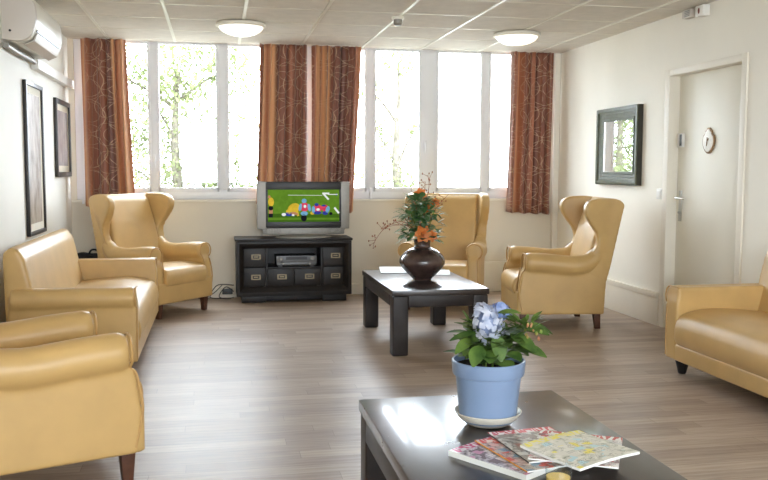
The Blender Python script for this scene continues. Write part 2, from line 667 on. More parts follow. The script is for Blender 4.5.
# skirting and boxed trims
m = MB()
m.box(0.0, 3.42, -0.016, 0, 0, 0.092)
m.box(0.0, 3.42, -0.022, 0, 0.092, 0.108)
m.box(3.42, W, -0.045, 0, 0, 0.28)
m.box(3.42, W, -0.055, 0, 0.28, 0.31)
struct('baseboard_back', m, M['trim'], bevel=0.004)
m = MB()
m.box(W - 0.022, W, DY1 + 0.072, -0.055, 0, 0.225)
m.box(W - 0.030, W, DY1 + 0.072, -0.055, 0.225, 0.272)
m.box(W - 0.022, W, YF, DY0 - 0.06, 0, 0.225)
m.box(W - 0.030, W, YF, DY0 - 0.06, 0.225, 0.272)
struct('baseboard_right', m, M['trim'], bevel=0.004)
m = MB(); m.box(0, 0.016, YF, -0.022, 0, 0.1)
struct('baseboard_left', m, M['trim'], bevel=0.004)
m = MB(); m.box(W - 0.062, W - 0.002, -0.05, 0, 0.31, H)
struct('trim_1', m, M['trim'], bevel=0.006)
# white cable trunking along the left wall
m = MB(); m.box(0, 0.055, -1.64, -0.002, 2.0, 2.075)
struct('trim_2', m, M['white'], bevel=0.006)

# door, set back into its frame
m = MB()
m.box(W - 0.015, W + 0.12, DY1 - 0.004, DY1 + 0.07, 0, DZ + 0.05)
m.box(W - 0.015, W + 0.12, DY0 - 0.055, DY0 + 0.004, 0, DZ + 0.05)
m.box(W - 0.015, W + 0.12, DY0, DY1, DZ - 0.004, DZ + 0.05)
d1 = struct('door_1', m, M['trim'], bevel=0.006)
m = MB(); m.box(W + 0.075, W + 0.115, DY0 + 0.003, DY1 - 0.003, 0.0005, DZ - 0.003)
leaf = m.build('door_leaf', M['door'], d1, bevel=0.003)
m = MB()
m.box(W + 0.068, W + 0.075, DY1 - 0.085, DY1 - 0.045, 0.86, 1.10)
hy = DY1 - 0.065
m.tube([(W + 0.07, hy, 1.045), (W + 0.03, hy, 1.045), (W + 0.022, hy - 0.012, 1.045), (W + 0.022, hy - 0.12, 1.04)], 0.009, 10)
m.tube([(W + 0.069, hy, 0.93), (W + 0.055, hy, 0.93)], 0.01, 10)
m.build('door_handle', M['steel'], leaf, bevel=0.002)
m = MB(); m.box(W + 0.045, W + 0.075, DY1 - 0.1, DY1 - 0.035, 1.44, 1.55)
m.build('door_bolt', M['white'], leaf, bevel=0.006)
m = MB(); m.box(W + 0.043, W + 0.047, DY1 - 0.1, DY1 - 0.072, 1.45, 1.54)
m.build('bolt_plate', M['black'], leaf, bevel=0.001)

# oval shield plaque on the door
t = thing('door_plaque', 'small pearly shield shaped plaque with brown rim hung on cream door', 'plaque', (W + 0.072, -2.70, 1.475))
pts = []
for k in range(36):
    a = 2 * PI * k / 36
    yy = 0.078 * math.sin(a) * (1 - 0.25 * max(0, -math.cos(a)) ** 2)
    zz = 0.092 * math.cos(a)
    if abs(a - PI * 0.0) < 0.3 or abs(a - 2 * PI) < 0.3:
        zz += 0.010
    if 0.6 < a < 0.95 or 0.6 < 2 * PI - a < 0.95:
        zz -= 0.012
    pts.append((yy, zz))
m = MB(); m.prism(pts, 'x', -0.010, 0.002)
m.build('plaque_rim', M['gilt'], t, bevel=0.003)
m = MB(); m.prism([(u * 0.84, v * 0.86) for u, v in pts], 'x', -0.014, -0.009)
m.build('plaque_face', M['plaque'], t, bevel=0.003)
m = MB()
m.tube([(-0.015, -0.012, 0.02), (-0.016, 0.006, 0.0), (-0.015, 0.012, -0.035)], 0.004, 6)
m.tube([(-0.015, 0.006, 0.03), (-0.016, 0.006, 0.0)], 0.0035, 6)
m.build('relief', M['gilt'], t)

# light switch beside the door
t = thing('light_switch', 'square white light switch on the wall left of the door frame', 'light switch', (W, -2.14, 1.07))
m = MB(); m.box(-0.012, 0, -0.042, 0.042, -0.042, 0.042)
m.build('switch_plate', M['white'], t, bevel=0.004)
m = MB(); m.box(-0.018, -0.011, -0.028, 0.028, -0.030, 0.030)
m.build('rocker', M['white'], t, bevel=0.003)

# two little boxes high on the right wall
t = thing('wall_sensor', 'left of two small white sensor boxes high above the door, with grey louvred face', 'sensor', (W, -2.55, 2.425))
m = MB(); m.box(-0.06, 0, -0.06, 0.06, -0.03, 0.03)
m.build('sensor_case', M['ac_end'], t, bevel=0.006)
m = MB()
for k in range(4):
    m.box(-0.063, -0.059, -0.045, 0.02, -0.022 + k * 0.012, -0.017 + k * 0.012)
m.build('louvre', M['silver'], t)
t = thing('alarm_box', 'right of two small white boxes high above the door, with dark red lens', 'alarm', (W, -2.72, 2.42))
m = MB(); m.box(-0.06, 0, -0.05, 0.05, -0.042, 0.036)
m.build('alarm_case', M['white'], t, bevel=0.006)
m = MB(); m.ball((-0.058, 0.0, -0.004), 0.014, (0.6, 0.8, 1.7))
m.build('lens', M['red'], t)

# mirror on the right wall
my0, my1, mz0, mz1 = -1.82, -1.04, 1.135, 1.81
t = thing('wall_mirror', 'rectangular mirror in stepped green grey frame on the right wall', 'mirror', (W, (my0 + my1) / 2, mz0))
hw, hh = (my1 - my0) / 2, mz1 - mz0


def ringframe(m, hw, z0, z1, wd, xa, xb):
    """mitred rectangular moulding: outer size to inner, rising from xa (outside) to xb (inside)"""
    o = [(-hw, z0), (hw, z0), (hw, z1), (-hw, z1)]
    i = [(-hw + wd, z0 + wd), (hw - wd, z0 + wd), (hw - wd, z1 - wd), (-hw + wd, z1 - wd)]
    A = [m.bm.verts.new((0, u, v)) for u, v in o]
    B = [m.bm.verts.new((xa, u, v)) for u, v in o]
    D = [m.bm.verts.new((xb, u, v)) for u, v in i]
    E = [m.bm.verts.new((0, u, v)) for u, v in i]
    for k in range(4):
        j = (k + 1) % 4
        for a, b in ((A, B), (B, D), (D, E), (E, A)):
            m._f([a[k], a[j], b[j], b[k]])


m = MB()
ringframe(m, hw, 0, hh, 0.032, -0.055, -0.055)
ringframe(m, hw - 0.032, 0.032, hh - 0.032, 0.03, -0.045, -0.035)
ringframe(m, hw - 0.062, 0.062, hh - 0.062, 0.028, -0.036, -0.026)
ringframe(m, hw - 0.09, 0.09, hh - 0.09, 0.024, -0.036, -0.030)
m.build('mirror_frame', M['mirror_frame'], t, bevel=0.004)
m = MB(); ringframe(m, hw + 0.004, -0.004, hh + 0.004, 0.01, -0.045, -0.045)
m.build('frame_edge', M['mirror_edge'], t)
m = MB(); m.box(-0.016, -0.010, -hw + 0.105, hw - 0.105, 0.105, hh - 0.105)
mg = m.build('mirror_glass', M['mirror'], t)
mg.rotation_euler = (0, 0, R(2.6))


# two framed pictures on the left wall
def mat_print(name, seed, a, b, c):
    t = NT(name)
    t.set(Roughness=0.35)
    t.b.inputs['Coat Weight'].default_value = 0.6
    t.b.inputs['Coat Roughness'].default_value = 0.03
    tc = t.n('TexCoord')
    mp = t.n('Mapping')
    mp.inputs['Location'].default_value = (seed, seed, seed)
    mp.inputs['Scale'].default_value = (1, 5, 2.2)
    t.l(tc.outputs['Object'], mp.inputs['Vector'])
    nz = t.n('TexNoise', Scale=2.2, Detail=6, Roughness=0.65)
    t.l(mp.outputs[0], nz.inputs['Vector'])
    t.l(t.ramp(nz.outputs['Fac'], [(0.32, a), (0.48, b), (0.66, c)]), t.b.inputs['Base Color'])
    return t.m


def picture(label, y0, y1, z0, z1, pm, bw):
    t = thing('framed_picture', label, 'picture', (0, (y0 + y1) / 2, z0), 0, 'pictures on the left wall')
    hw, hh = (y1 - y0) / 2, z1 - z0
    m = MB()
    o = lambda k: (-hw + k, hw - k, k, hh - k)
    for x1, k0, k1 in ((0.028, 0.0, bw),):
        m.box(0.001, x1, -hw, -hw + bw, 0, hh)
        m.box(0.001, x1, hw - bw, hw, 0, hh)
        m.box(0.001, x1, -hw + bw, hw - bw, 0, bw)
        m.box(0.001, x1, -hw + bw, hw - bw, hh - bw, hh)
    m.build('frame', M['picframe'], t, bevel=0.004)
    m = MB(); m.box(0.002, 0.012, -hw + bw * 0.9, hw - bw * 0.9, bw * 0.9, hh - bw * 0.9)
    m.build('passepartout', M['mat'], t)
    k = bw + 0.06
    m = MB(); m.box(0.012, 0.0135, -hw + k, hw - k, k * 0.95, hh - k * 0.95)
    m.build('print', pm, t)


picture('tall black framed picture in pale mount on left wall above the sofa, nearer the camera', -1.965, -1.36, 0.765, 1.89,
        mat_print('brown_print', 3.1, lin(120, 104, 88), lin(176, 162, 146), lin(206, 196, 184)), 0.03)
picture('smaller black framed picture on left wall near the window corner', -0.795, -0.10, 1.188, 1.86,
        mat_print('violet_grey_print', 8.4, lin(110, 102, 112), lin(160, 150, 152), lin(196, 186, 180)), 0.042)

# ceiling lamps
lamp = None


def ceiling_lamp(label, x, y):
    global lamp
    if lamp:
        return dup(lamp, (x, y, H), 0, label)
    t = thing('ceiling_lamp', label, 'ceiling lamp', (x, y, H), 0, 'round ceiling lamps')
    m = MB(); m.lathe([(0, -0.004), (0.185, -0.004), (0.205, -0.012), (0.208, -0.03), (0.195, -0.038), (0.17, -0.036), (0, -0.036)], 56)
    m.build('lamp_base', M['bar'], t)
    m = MB(); m.lathe([(0.183, -0.032), (0.18, -0.045), (0.16, -0.068), (0.12, -0.09), (0.07, -0.103), (0, -0.108)], 56)
    m.build('lamp_shade', M['shade'], t)
    lamp = t
    return t


ceiling_lamp('round opal ceiling lamp on the left, above the window with the wing chair', 1.564, -1.193)
ceiling_lamp('round opal ceiling lamp on the right, near the mirror side', 3.97, -1.189)
t = thing('ceiling_detector', 'small cream detector hanging from a ceiling bar between the two lamps', 'detector', (2.778, -1.737, H))
m = MB(); m.lathe([(0, 0), (0.05, 0), (0.05, -0.018), (0.04, -0.022), (0, -0.022)], 24)
m.build('detector_base', M['bar'], t)
m = MB(); m.lathe([(0.036, -0.02), (0.036, -0.055), (0.026, -0.068), (0, -0.07)], 24)
m.build('detector_head', M['silver'], t)

# air conditioner on the left wall
t = thing('air_conditioner', 'ivory wall mounted air conditioner high on the left wall', 'air conditioner', (0, -2.0, 2.083))
prof = [(0.0, 0.0), (0.11, -0.005), (0.17, 0.02), (0.20, 0.075), (0.215, 0.14), (0.21, 0.22), (0.185, 0.28), (0.14, 0.30), (0.0, 0.30)]
prof = [tuple(v) for v in curve(prof[:-1], 3)] + [(0.0, 0.30)]
m = MB(); m.prism(prof, 'y', -0.49, 0.40)
m.build('casing', M['ac'], t, bevel=0.006)
m = MB(); m.prism([(u * 1.0, 0.003 + v * 0.985) for u, v in prof], 'y', -0.535, -0.491)
m.build('end_cap', M['ac_end'], t, bevel=0.008)
m = MB(); m.prism([(u * 1.0, 0.003 + v * 0.985) for u, v in prof], 'y', 0.401, 0.43)
m.build('end_cap', M['ac'], t, bevel=0.008)
m = MB(); m.prism([(0.12, -0.012), (0.178, 0.014), (0.20, 0.062), (0.207, 0.06), (0.186, 0.008), (0.122, -0.02)], 'y', -0.45, 0.37)
m.build('louvre', M['ac_end'], t, bevel=0.002)
m = MB(); m.prism([(0.196, 0.068), (0.2, 0.082), (0.2085, 0.08), (0.205, 0.066)], 'y', -0.45, 0.37)
m.build('air_slot', M['black'], t)
m = MB(); m.lathe([(0, 0), (0.008, 0), (0.008, 0.006), (0, 0.006)], 10, Matrix.Translation((0.055, -0.533, 0.06)) @ Matrix.Rotation(R(90), 4, 'X'))
m.build('screw_cap', M['black'], t)
# copper pipe cover and drain coming down behind the unit
m = MB(); m.tube(curve([(0.03, -0.55, -0.035), (0.032, -0.2, -0.04), (0.03, 0.20, -0.035), (0.03, 0.33, -0.035)], 5), 0.02, 10)
m.build('drain_pipe', M['silver'], t)


# ------------------------------------------------------------------ curtains
def curtain(label, name_mat, xa0, xa1, xb0, xb1, z0, folds, stops, seed, yc=-0.085, sag=0.0, lining=None):
    r = random.Random(seed)
    nu, nv = 110, 44
    m = MB()
    uvl = m.bm.loops.layers.uv.new('UVMap')
    ph = r.uniform(0, 6)
    am = [r.uniform(0.6, 1.2) for _ in range(folds + 2)]
    grid = []
    for j in range(nv + 1):
        v = j / nv                       # 0 top, 1 bottom
        row = []
        for i in range(nu + 1):
            u = i / nu
            e = v ** 1.3
            x = (xa0 * (1 - e) + xb0 * e) * (1 - u) + (xa1 * (1 - e) + xb1 * e) * u
            k = u * folds
            a = am[int(k)] * (1 - (k - int(k))) + am[int(k) + 1] * (k - int(k))
            y = yc + 0.030 * a * math.sin(2 * PI * k + ph + 0.5 * v) * (0.7 + 0.3 * v) + 0.010 * math.sin(2 * PI * k * 2.3 + ph * 2 + v * 2)
            x += 0.008 * math.sin(2 * PI * k * 1.5 + v * 2.5)
            z = (H - 0.004) * (1 - v) + (z0 + 0.008 * math.sin(k * 5 + 1) + sag * u) * v
            row.append((m.bm.verts.new((x, y, z)), (u * (xb1 - xb0) * 1.0, z)))
        grid.append(row)
    for j in range(nv):
        for i in range(nu):
            q = [grid[j][i], grid[j][i + 1], grid[j + 1][i + 1], grid[j + 1][i]]
            f = m._f([p[0] for p in q])
            for lp, p in zip(f.loops, q):
                lp[uvl].uv = p[1]
    o = m.build('curtain', mat_curtain(name_mat, xb1 - xb0, stops), smooth=180)
    md = o.modifiers.new('cloth', 'SOLIDIFY')
    md.thickness = 0.004
    tag(o, label, 'curtain', 'patterned curtains at the windows')
    if lining:
        m = MB(); m.box(*lining)
        m.build('lining', M['pvc'], o)
    return o


curtain('patterned rust curtain at the far left of the windows, behind the wing chair', 'curtain_cloth', 0.125, 0.53, 0.135, 0.585, 0.90, 4, [(0, 'r'), (0.07, 'g'), (0.13, 'r'), (0.22, 'b'), (0.55, 'b'), (0.60, 'd'), (0.66, 'd'), (0.70, 'g'), (0.80, 'r'), (0.90, 'g'), (1, 'r')], 1,
        lining=(0.108, 0.128, -0.07, -0.064, 0.93, 1.95))  # d band in the stops paints a shaded fold
curtain('patterned rust curtain left of the pale post behind the television', 'curtain_cloth_b', 1.775, 2.225, 1.722, 2.215, 0.915, 4, [(0, 'r'), (0.06, 'b'), (0.10, 'g'), (0.16, 'r'), (0.24, 'g'), (0.31, 'g'), (0.36, 'd'), (0.44, 'b'), (0.63, 'b'), (0.66, 'r'), (0.69, 'b'), (1, 'b')], 2)  # thin r band inside the brown paints a vertical highlight
curtain('patterned rust curtain right of the pale post behind the television', 'curtain_cloth_c', 2.272, 2.765, 2.255, 2.685, 0.835, 5, [(0, 'b'), (0.08, 'r'), (0.13, 'g'), (0.18, 'b'), (0.25, 'g'), (0.30, 'd'), (0.36, 'g'), (0.40, 'b'), (0.60, 'd'), (0.85, 'b'), (0.92, 'r'), (1, 'g')], 3)
curtain('short patterned rust curtain at the far right, beside the right wall', 'curtain_cloth_d', 4.31, 4.775, 4.275, 4.775, 0.825, 5, [(0, 'p'), (0.09, 'b'), (0.14, 'r'), (0.19, 'g'), (0.23, 'r'), (0.33, 'b'), (0.47, 'b'), (0.52, 'r'), (0.60, 'd'), (0.68, 'b'), (0.94, 'b'), (1, 'd')], 4, sag=-0.02)  # first d band is a dark fold put into the colour


# ------------------------------------------------------------------ upholstered seats
def roll_panel(m, sx, y0, y1, zb, zc, rr, xo, xi, xr, yb_top):
    """arm of side sx: flat panel from zb up plus the rolled top (radius rr, axis height zc)"""
    a, b = sorted((sx * xi, sx * xo))
    m.prism([(y0 + 0.012, zb), (y0 - 0.004, zb + 0.16), (y0 + 0.022, zc - 0.07), (y0 + 0.06, zc + 0.01), (yb_top - 0.02, zc + 0.01), (y1, zb)], 'x', a, b)
    m.tube(curve([(sx * xr, y0 + 0.045, zc + 0.008), (sx * xr, y0 + 0.2, zc), (sx * xr, y0 + 0.40, zc - 0.018), (sx * xr, y0 + 0.53, zc + 0.006), (sx * xr, y0 + 0.61, zc + 0.09)], 4),
           [rr * k for k in [0.86] + [1.0] * 10 + [0.95, 0.9, 0.85, 0.8, 0.72, 0.64]], 24)


def make_wing_chair(label):
    t = thing('wing_chair', label, 'armchair', (0, 0, 0), 0, 'wing chairs in honey leather')
    L = M['leather']
    for s in (-1, 1):
        m = MB()
        roll_panel(m, s, -0.36, 0.29, 0.122, 0.525, 0.080, 0.345, 0.257, 0.306, 0.33)
        soft(m, 'arm', L, t, 0.010, 3)
        # wing: side outline in y, z, leaning out a little at its front
        out = curve([(0.02, 0.50), (0.10, 0.565), (0.175, 0.60), (0.222, 0.68), (0.212, 0.765), (0.155, 0.85), (0.118, 0.925), (0.125, 0.99), (0.175, 1.03),
                     (0.29, 1.042), (0.385, 1.03), (0.43, 0.99), (0.418, 0.92)], 5) + [Vector((0.335, 0.50)), Vector((0.30, 0.36)), Vector((0.14, 0.40)), Vector((0.03, 0.45))]
        m = MB()
        a, b = (0.262, 0.343)
        sh = Matrix.Identity(4)
        m.prism([(p.x, p.y) for p in out], 'x', *sorted((s * a, s * b)))
        for v in m.bm.verts:
            k = max(0.0, 0.36 - v.co.y) * min(1.0, max(0.0, (v.co.z - 0.52) / 0.25))
            v.co.x += s * k * 0.26
        soft(m, 'wing', L, t, 0.011, 8)
        # piping down the arm front
        m = MB()
        z1 = 0.53
        ring = [(s * (0.306 + 0.070 * math.cos(a)), -0.322, z1 + 0.003 + 0.070 * math.sin(a)) for a in [PI * q / 12 for q in (-4, -2, 0, 2, 4, 6, 8, 10, 12, 14)]]
        pts = [(s * 0.342, -0.335, 0.15), (s * 0.344, -0.364, 0.30), (s * 0.338, -0.345, 0.44)] + ring
        m.tube(curve(pts, 4), 0.0055, 8)
        m.tube(curve([(s * 0.260, -0.335, 0.15), (s * 0.258, -0.364, 0.30), (s * 0.257, -0.345, 0.44), (s * 0.247, -0.325, 0.5)], 4), 0.0055, 8)
        m.build('piping', M['piping'], t)
    # back: leaning slab with a crowned top and full inner cushion
    m = MB()
    m.prism([(0.19, 0.30), (0.215, 0.45), (0.265, 0.7), (0.33, 0.96), (0.35, 1.03), (0.385, 1.04), (0.425, 1.0), (0.27, 0.125), (0.20, 0.125)], 'x', -0.30, 0.30)
    soft(m, 'backrest', L, t, 0.012, 10)
    m = MB()
    m.prism([(0.15, 0.38), (0.175, 0.55), (0.238, 0.8), (0.305, 0.985), (0.36, 1.03), (0.34, 0.8), (0.27, 0.42)], 'x', -0.265, 0.265)
    soft(m, 'back_cushion', L, t, 0.012, 14)
    # seat with rounded front, apron under it
    m = MB()
    m.prism([tuple(v) for v in curve([(-0.375, 0.27), (-0.395, 0.33), (-0.38, 0.395), (-0.32, 0.425), (-0.1, 0.435), (0.2, 0.40)], 4)] + [(0.2, 0.26)], 'x', -0.258, 0.258)
    soft(m, 'seat', L, t, 0.012, 8)
    m = MB(); m.box(-0.343, 0.343, -0.372, -0.30, 0.122, 0.30); m.box(-0.34, 0.34, -0.32, 0.26, 0.122, 0.20)
    soft(m, 'apron', L, t, 0.012, 5)
    for sx in (-1, 1):
        m = MB(); m.taper(sx * 0.285, -0.315, 0, 0.15, 0.019, 0.029)
        m.build('leg', M['leg_wood'], t, bevel=0.003)
        m = MB(); m.taper(sx * 0.285, 0.245, 0, 0.15, 0.020, 0.028, 0, 0.012)
        m.build('leg', M['leg_wood'], t, bevel=0.003)
    return t


chA = make_wing_chair('honey leather wing chair in the left corner, between the sofa and the television cabinet')
chA.location = (0.80, -0.735, 0)
chA.rotation_euler = (0, 0, R(50))
dup(chA, (3.42, -0.845, 0), R(-23), 'honey leather wing chair facing the camera behind the table with the vase')
dup(chA, (4.09, -1.88, 0), R(-98), 'honey leather wing chair seen from its side in front of the mirror').scale = (1, 1.045, 1)
dD = dup(chA, (0.565, -4.83, 0), R(110), 'honey leather armchair at the lower left corner, cut by the picture edge')
dD.scale = (1.0, 1.07, 1.0)


def make_sofa(label, Ls=1.9):
    t = thing('sofa', label, 'sofa', (0, 0, 0), 0, 'honey leather sofas')
    L = M['leather']
    hl = Ls / 2
    for s in (-1, 1):
        m = MB()
        xo, xi = hl - 0.03, hl - 0.15
        pan = [(-0.40, 0.095), (-0.40, 0.45), (-0.39, 0.50), (0.32, 0.50), (0.35, 0.095)]
        m.prism(pan, 'x', *sorted((s * xi, s * xo)))
        m.tube([(s * (hl - 0.068), -0.385, 0.484), (s * (hl - 0.068), 0.31, 0.484)], 0.066, 24)
        m.box(*sorted((s * (hl - 0.15), s * (hl - 0.05))), -0.39, 0.30, 0.44, 0.545)
        soft(m, 'arm', L, t, 0.011, 5)
        m = MB()
        ring = [(s * (hl - 0.068 + 0.062 * math.cos(a)), -0.392, 0.484 + 0.062 * math.sin(a)) for a in [PI * q / 12 for q in (-4, -2, 0, 2, 4, 6)]]
        m.tube(curve([(s * (hl - 0.033), -0.398, 0.11), (s * (hl - 0.033), -0.399, 0.40)] + ring + [(s * (hl - 0.14), -0.393, 0.543)], 4), 0.005, 8)
        m.build('piping', M['piping'], t)
    m = MB()
    m.prism([(0.13, 0.30), (0.17, 0.45), (0.235, 0.73), (0.27, 0.785), (0.315, 0.795), (0.36, 0.76), (0.345, 0.10), (0.2, 0.10)], 'x', -hl + 0.07, hl - 0.07)
    soft(m, 'backrest', L, t, 0.013, 12)
    m = MB()
    m.prism([tuple(v) for v in curve([(-0.395, 0.19), (-0.415, 0.25), (-0.40, 0.335), (-0.34, 0.39), (-0.15, 0.415), (0.2, 0.385)], 4)] + [(0.2, 0.19)], 'x', -hl + 0.142, hl - 0.142)
    soft(m, 'seat', L, t, 0.012, 8)
    m = MB(); m.box(-hl + 0.12, hl - 0.12, -0.398, 0.33, 0.095, 0.20)
    soft(m, 'seat_rail', L, t, 0.012, 4)
    for sx in (-1, 1):
        for y in (-0.32, 0.27):
            m = MB(); m.lathe([(0, 0), (0.022, 0), (0.026, 0.01), (0.034, 0.045), (0.042, 0.075), (0.04, 0.105), (0, 0.105)], 20, Matrix.Translation((sx * (hl - 0.1), y, 0)))
            m.build('foot', M['black'], t)
    return t


so = make_sofa('honey leather sofa along the left wall under the pictures')
so.location = (0.47, -2.31, 0)
so.rotation_euler = (0, 0, R(90))
dup(so, (4.495, -4.56, 0), R(-90), 'honey leather sofa along the right wall before the door, cut by picture edge')


# ------------------------------------------------------------------ coffee tables
def make_table(label, wx, ly, h):
    t = thing('coffee_table', label, 'coffee table', (0, 0, 0), 0, 'dark wood coffee tables')
    a, b = wx / 2, ly / 2
    m = MB(); m.box(-a, a, -b, b, h - 0.04, h)
    m.build('tabletop', M['espresso'], t, bevel=0.006)
    lg = 0.115
    m = MB()
    k = 0.006
    m.box(-a + lg, a - lg, -b + k, -b + 0.035, h - 0.118, h - 0.04)
    m.box(-a + lg, a - lg, b - 0.035, b - k, h - 0.118, h - 0.04)
    m.box(-a + k, -a + 0.035, -b + lg, b - lg, h - 0.118, h - 0.04)
    m.box(a - 0.035, a - k, -b + lg, b - lg, h - 0.118, h - 0.04)
    m.build('apron', M['espresso_satin'], t, bevel=0.003)
    for sx in (-1, 1):
        for sy in (-1, 1):
            m = MB()
            x0, x1 = sorted((sx * (a - k), sx * (a - lg)))
            y0, y1 = sorted((sy * (b - k), sy * (b - lg)))
            m.box(x0, x1, y0, y1, 0, h - 0.04)
            m.build('leg', M['espresso_satin'], t, bevel=0.014, seg=3)
    return t


TZ = 0.45
ct = make_table('low dark wood coffee table in front of the window, carrying the vase', 0.68, 1.2, TZ)
ct.location = (2.832, -2.335, 0)
nt = make_table('dark wood coffee table in the foreground, carrying the blue plant pot and magazines', 0.72, 1.24, TZ)
nt.location = (2.187, -6.19, 0)

# ------------------------------------------------------------------ television cabinet
t = thing('television_cabinet', 'black wood low cabinet with brass pulls under the television', 'cabinet', (2.065, -0.232, 0))
cw, cy0, cy1 = 0.545, -0.185, 0.19      # half width, front, back (local)
m = MB()
e = M['cabinet']
m.box(-cw, cw, cy0, cy1, 0.065, 0.105)          # bottom
m.box(-cw, cw, cy0, cy1, 0.555, 0.585)
m.box(-cw, -cw + 0.03, cy0, cy1, 0.105, 0.555)
m.box(cw - 0.03, cw, cy0, cy1, 0.105, 0.555)
m.box(-cw + 0.03, cw - 0.03, cy1 - 0.015, cy1, 0.105, 0.555)
for xx in (-0.262, 0.262):
    m.box(xx - 0.01, xx + 0.01, cy0 + 0.02, cy1 - 0.015, 0.105, 0.555)
m.box(-0.252, 0.252, cy0 + 0.02, cy1 - 0.015, 0.318, 0.336)
m.build('cabinet_body', e, t, bevel=0.003)
m = MB(); m.box(-cw - 0.012, cw + 0.012, cy0 - 0.02, cy1 + 0.005, 0.585, 0.607)
m.build('cabinet_top', e, t, bevel=0.005)
# sloped frame moulding around the front
m = MB()
o = [(-cw, 0.065), (cw, 0.065), (cw, 0.585), (-cw, 0.585)]
wd = 0.068
i = [(-cw + wd, 0.065 + wd + 0.02), (cw - wd, 0.065 + wd + 0.02), (cw - wd, 0.585 - wd), (-cw + wd, 0.585 - wd)]
mid = [(-cw + 0.03, 0.105), (cw - 0.03, 0.105), (cw - 0.03, 0.56), (-cw + 0.03, 0.56)]
rings = [[m.bm.verts.new((u, cy0 + 0.0, v)) for u, v in o], [m.bm.verts.new((u, cy0 - 0.022, v)) for u, v in o],
         [m.bm.verts.new((u, cy0 - 0.022, v)) for u, v in mid], [m.bm.verts.new((u, cy0 + 0.012, v)) for u, v in i], [m.bm.verts.new((u, cy0 + 0.014, v)) for u, v in i]]
for q in range(4):
    for k in range(4):
        j = (k + 1) % 4
        m._f([rings[q][k], rings[q][j], rings[q + 1][j], rings[q + 1][k]])
m.build('front_moulding', e, t, bevel=0.003)
m = MB()
for xa, xb in ((-0.5, -0.27), (0.27, 0.5)):
    m.box(xa, xb, cy0 + 0.015, cy1 - 0.02, 0, 0.066)
m.box(-0.5, 0.5, cy0 + 0.05, cy1 - 0.03, 0.012, 0.066)
m.build('plinth', e, t, bevel=0.004)
dr = [(-0.475, -0.274, 0.338, 0.515), (-0.475, -0.274, 0.155, 0.332), (0.274, 0.475, 0.338, 0.515), (0.274, 0.475, 0.155, 0.332),
      (-0.25, -0.003, 0.155, 0.316), (0.003, 0.25, 0.155, 0.316)]
hp = [(-0.36, 0.435), (-0.362, 0.243), (0.395, 0.438), (0.395, 0.243), (-0.118, 0.243), (0.145, 0.243)]
for (xa, xb, za, zb), (hx, hz) in zip(dr, hp):
    m = MB(); m.box(xa, xb, cy0 + 0.018, cy0 + 0.04, za, zb)
    d = m.build('drawer', e, t, bevel=0.003)
    m = MB()
    yy = cy0 + 0.018
    for zz in (-0.02, 0.02):
        m.box(hx - 0.044, hx + 0.044, yy - 0.012, yy + 0.001, hz + zz - 0.004, hz + zz + 0.004)
    for xx in (-0.038, 0.038):
        m.box(hx + xx - 0.006, hx + xx + 0.006, yy - 0.012, yy + 0.001, hz - 0.024, hz + 0.024)
    m.box(hx - 0.020, hx + 0.020, yy - 0.006, yy + 0.001, hz - 0.004, hz + 0.005)
    m.build('pull', M['brass'], d)

# player standing in the cabinet's open niche
t = thing('video_player', 'grey and black video player in the open niche of the television cabinet', 'video player', (2.085, -0.30, 0.336))
m = MB(); m.box(-0.19, 0.19, -0.10, 0.14, 0.012, 0.105)
m.build('player_case', M['black'], t, bevel=0.005)
m = MB(); m.box(-0.192, 0.192, -0.122, -0.10, 0.045, 0.108)
m.box(-0.186, 0.186, -0.115, -0.10, 0.016, 0.045)
pf = m.build('player_front', plain('graphite_plastic', lin(92, 92, 92), 0.35, 0.5, 0.05, 40, metal=0.4), t, bevel=0.005)
m = MB(); m.box(-0.10, 0.10, -0.125, -0.121, 0.07, 0.10)
m.build('tape_slot', M['black'], t)
for xx, zz, rr in ((-0.15, 0.08, 0.018), (0.15, 0.08, 0.018), (-0.13, 0.032, 0.011), (0.125, 0.032, 0.012)):
    m = MB(); m.lathe([(0, 0), (rr, 0), (rr, 0.012), (rr * 0.7, 0.016), (0, 0.016)], 16, Matrix.Translation((xx, -0.118, zz)) @ Matrix.Rotation(R(90), 4, 'X'))
    m.build('knob', M['silver'], t)
for xx in (-0.15, 0.15):
    for y in (-0.07, 0.10):
        m = MB(); m.box(xx - 0.02, xx + 0.02, y - 0.02, y + 0.02, 0, 0.013)
        m.build('foot', M['black'], t)

# ------------------------------------------------------------------ television
t = thing('television', 'flat silver television showing a rugby match on the black cabinet', 'television', (2.166, -0.27, 0.607))
m = MB(); m.box(-0.40, 0.40, -0.03, 0.045, 0.085, 0.535)
m.box(-0.30, 0.30, 0.045, 0.10, 0.13, 0.48)
m.build('tv_case', M['black'], t, bevel=0.008)
for s in (-1, 1):
    m = MB(); m.box(*sorted((s * 0.355, s * 0.443)), -0.045, 0.03, 0.083, 0.537)
    m.build('speaker_panel', M['silver'], t, bevel=0.01, seg=3)
m = MB()
for k in range(30):
    xx = -0.38 + k * 0.0262
    if abs(xx) < 0.20:
        continue
    m.box(xx, xx + 0.013, -0.035, -0.02, 0.035, 0.085)
m.box(-0.40, 0.40, -0.03, 0.03, 0.072, 0.09)
m.box(-0.39, 0.39, -0.02, 0.02, 0.03, 0.072)
m.build('speaker_grille', M['silver'], t, bevel=0.002)
m = MB()
m.lathe([(0, 0.0), (0.27, 0.0), (0.268, 0.01), (0.22, 0.022), (0.10, 0.034), (0, 0.036)], 48, Matrix.Diagonal((1, 0.55, 1, 1)))
m.box(-0.15, 0.15, -0.025, 0.03, 0.02, 0.09)
m.build('tv_foot', M['silver'], t, bevel=0.002)
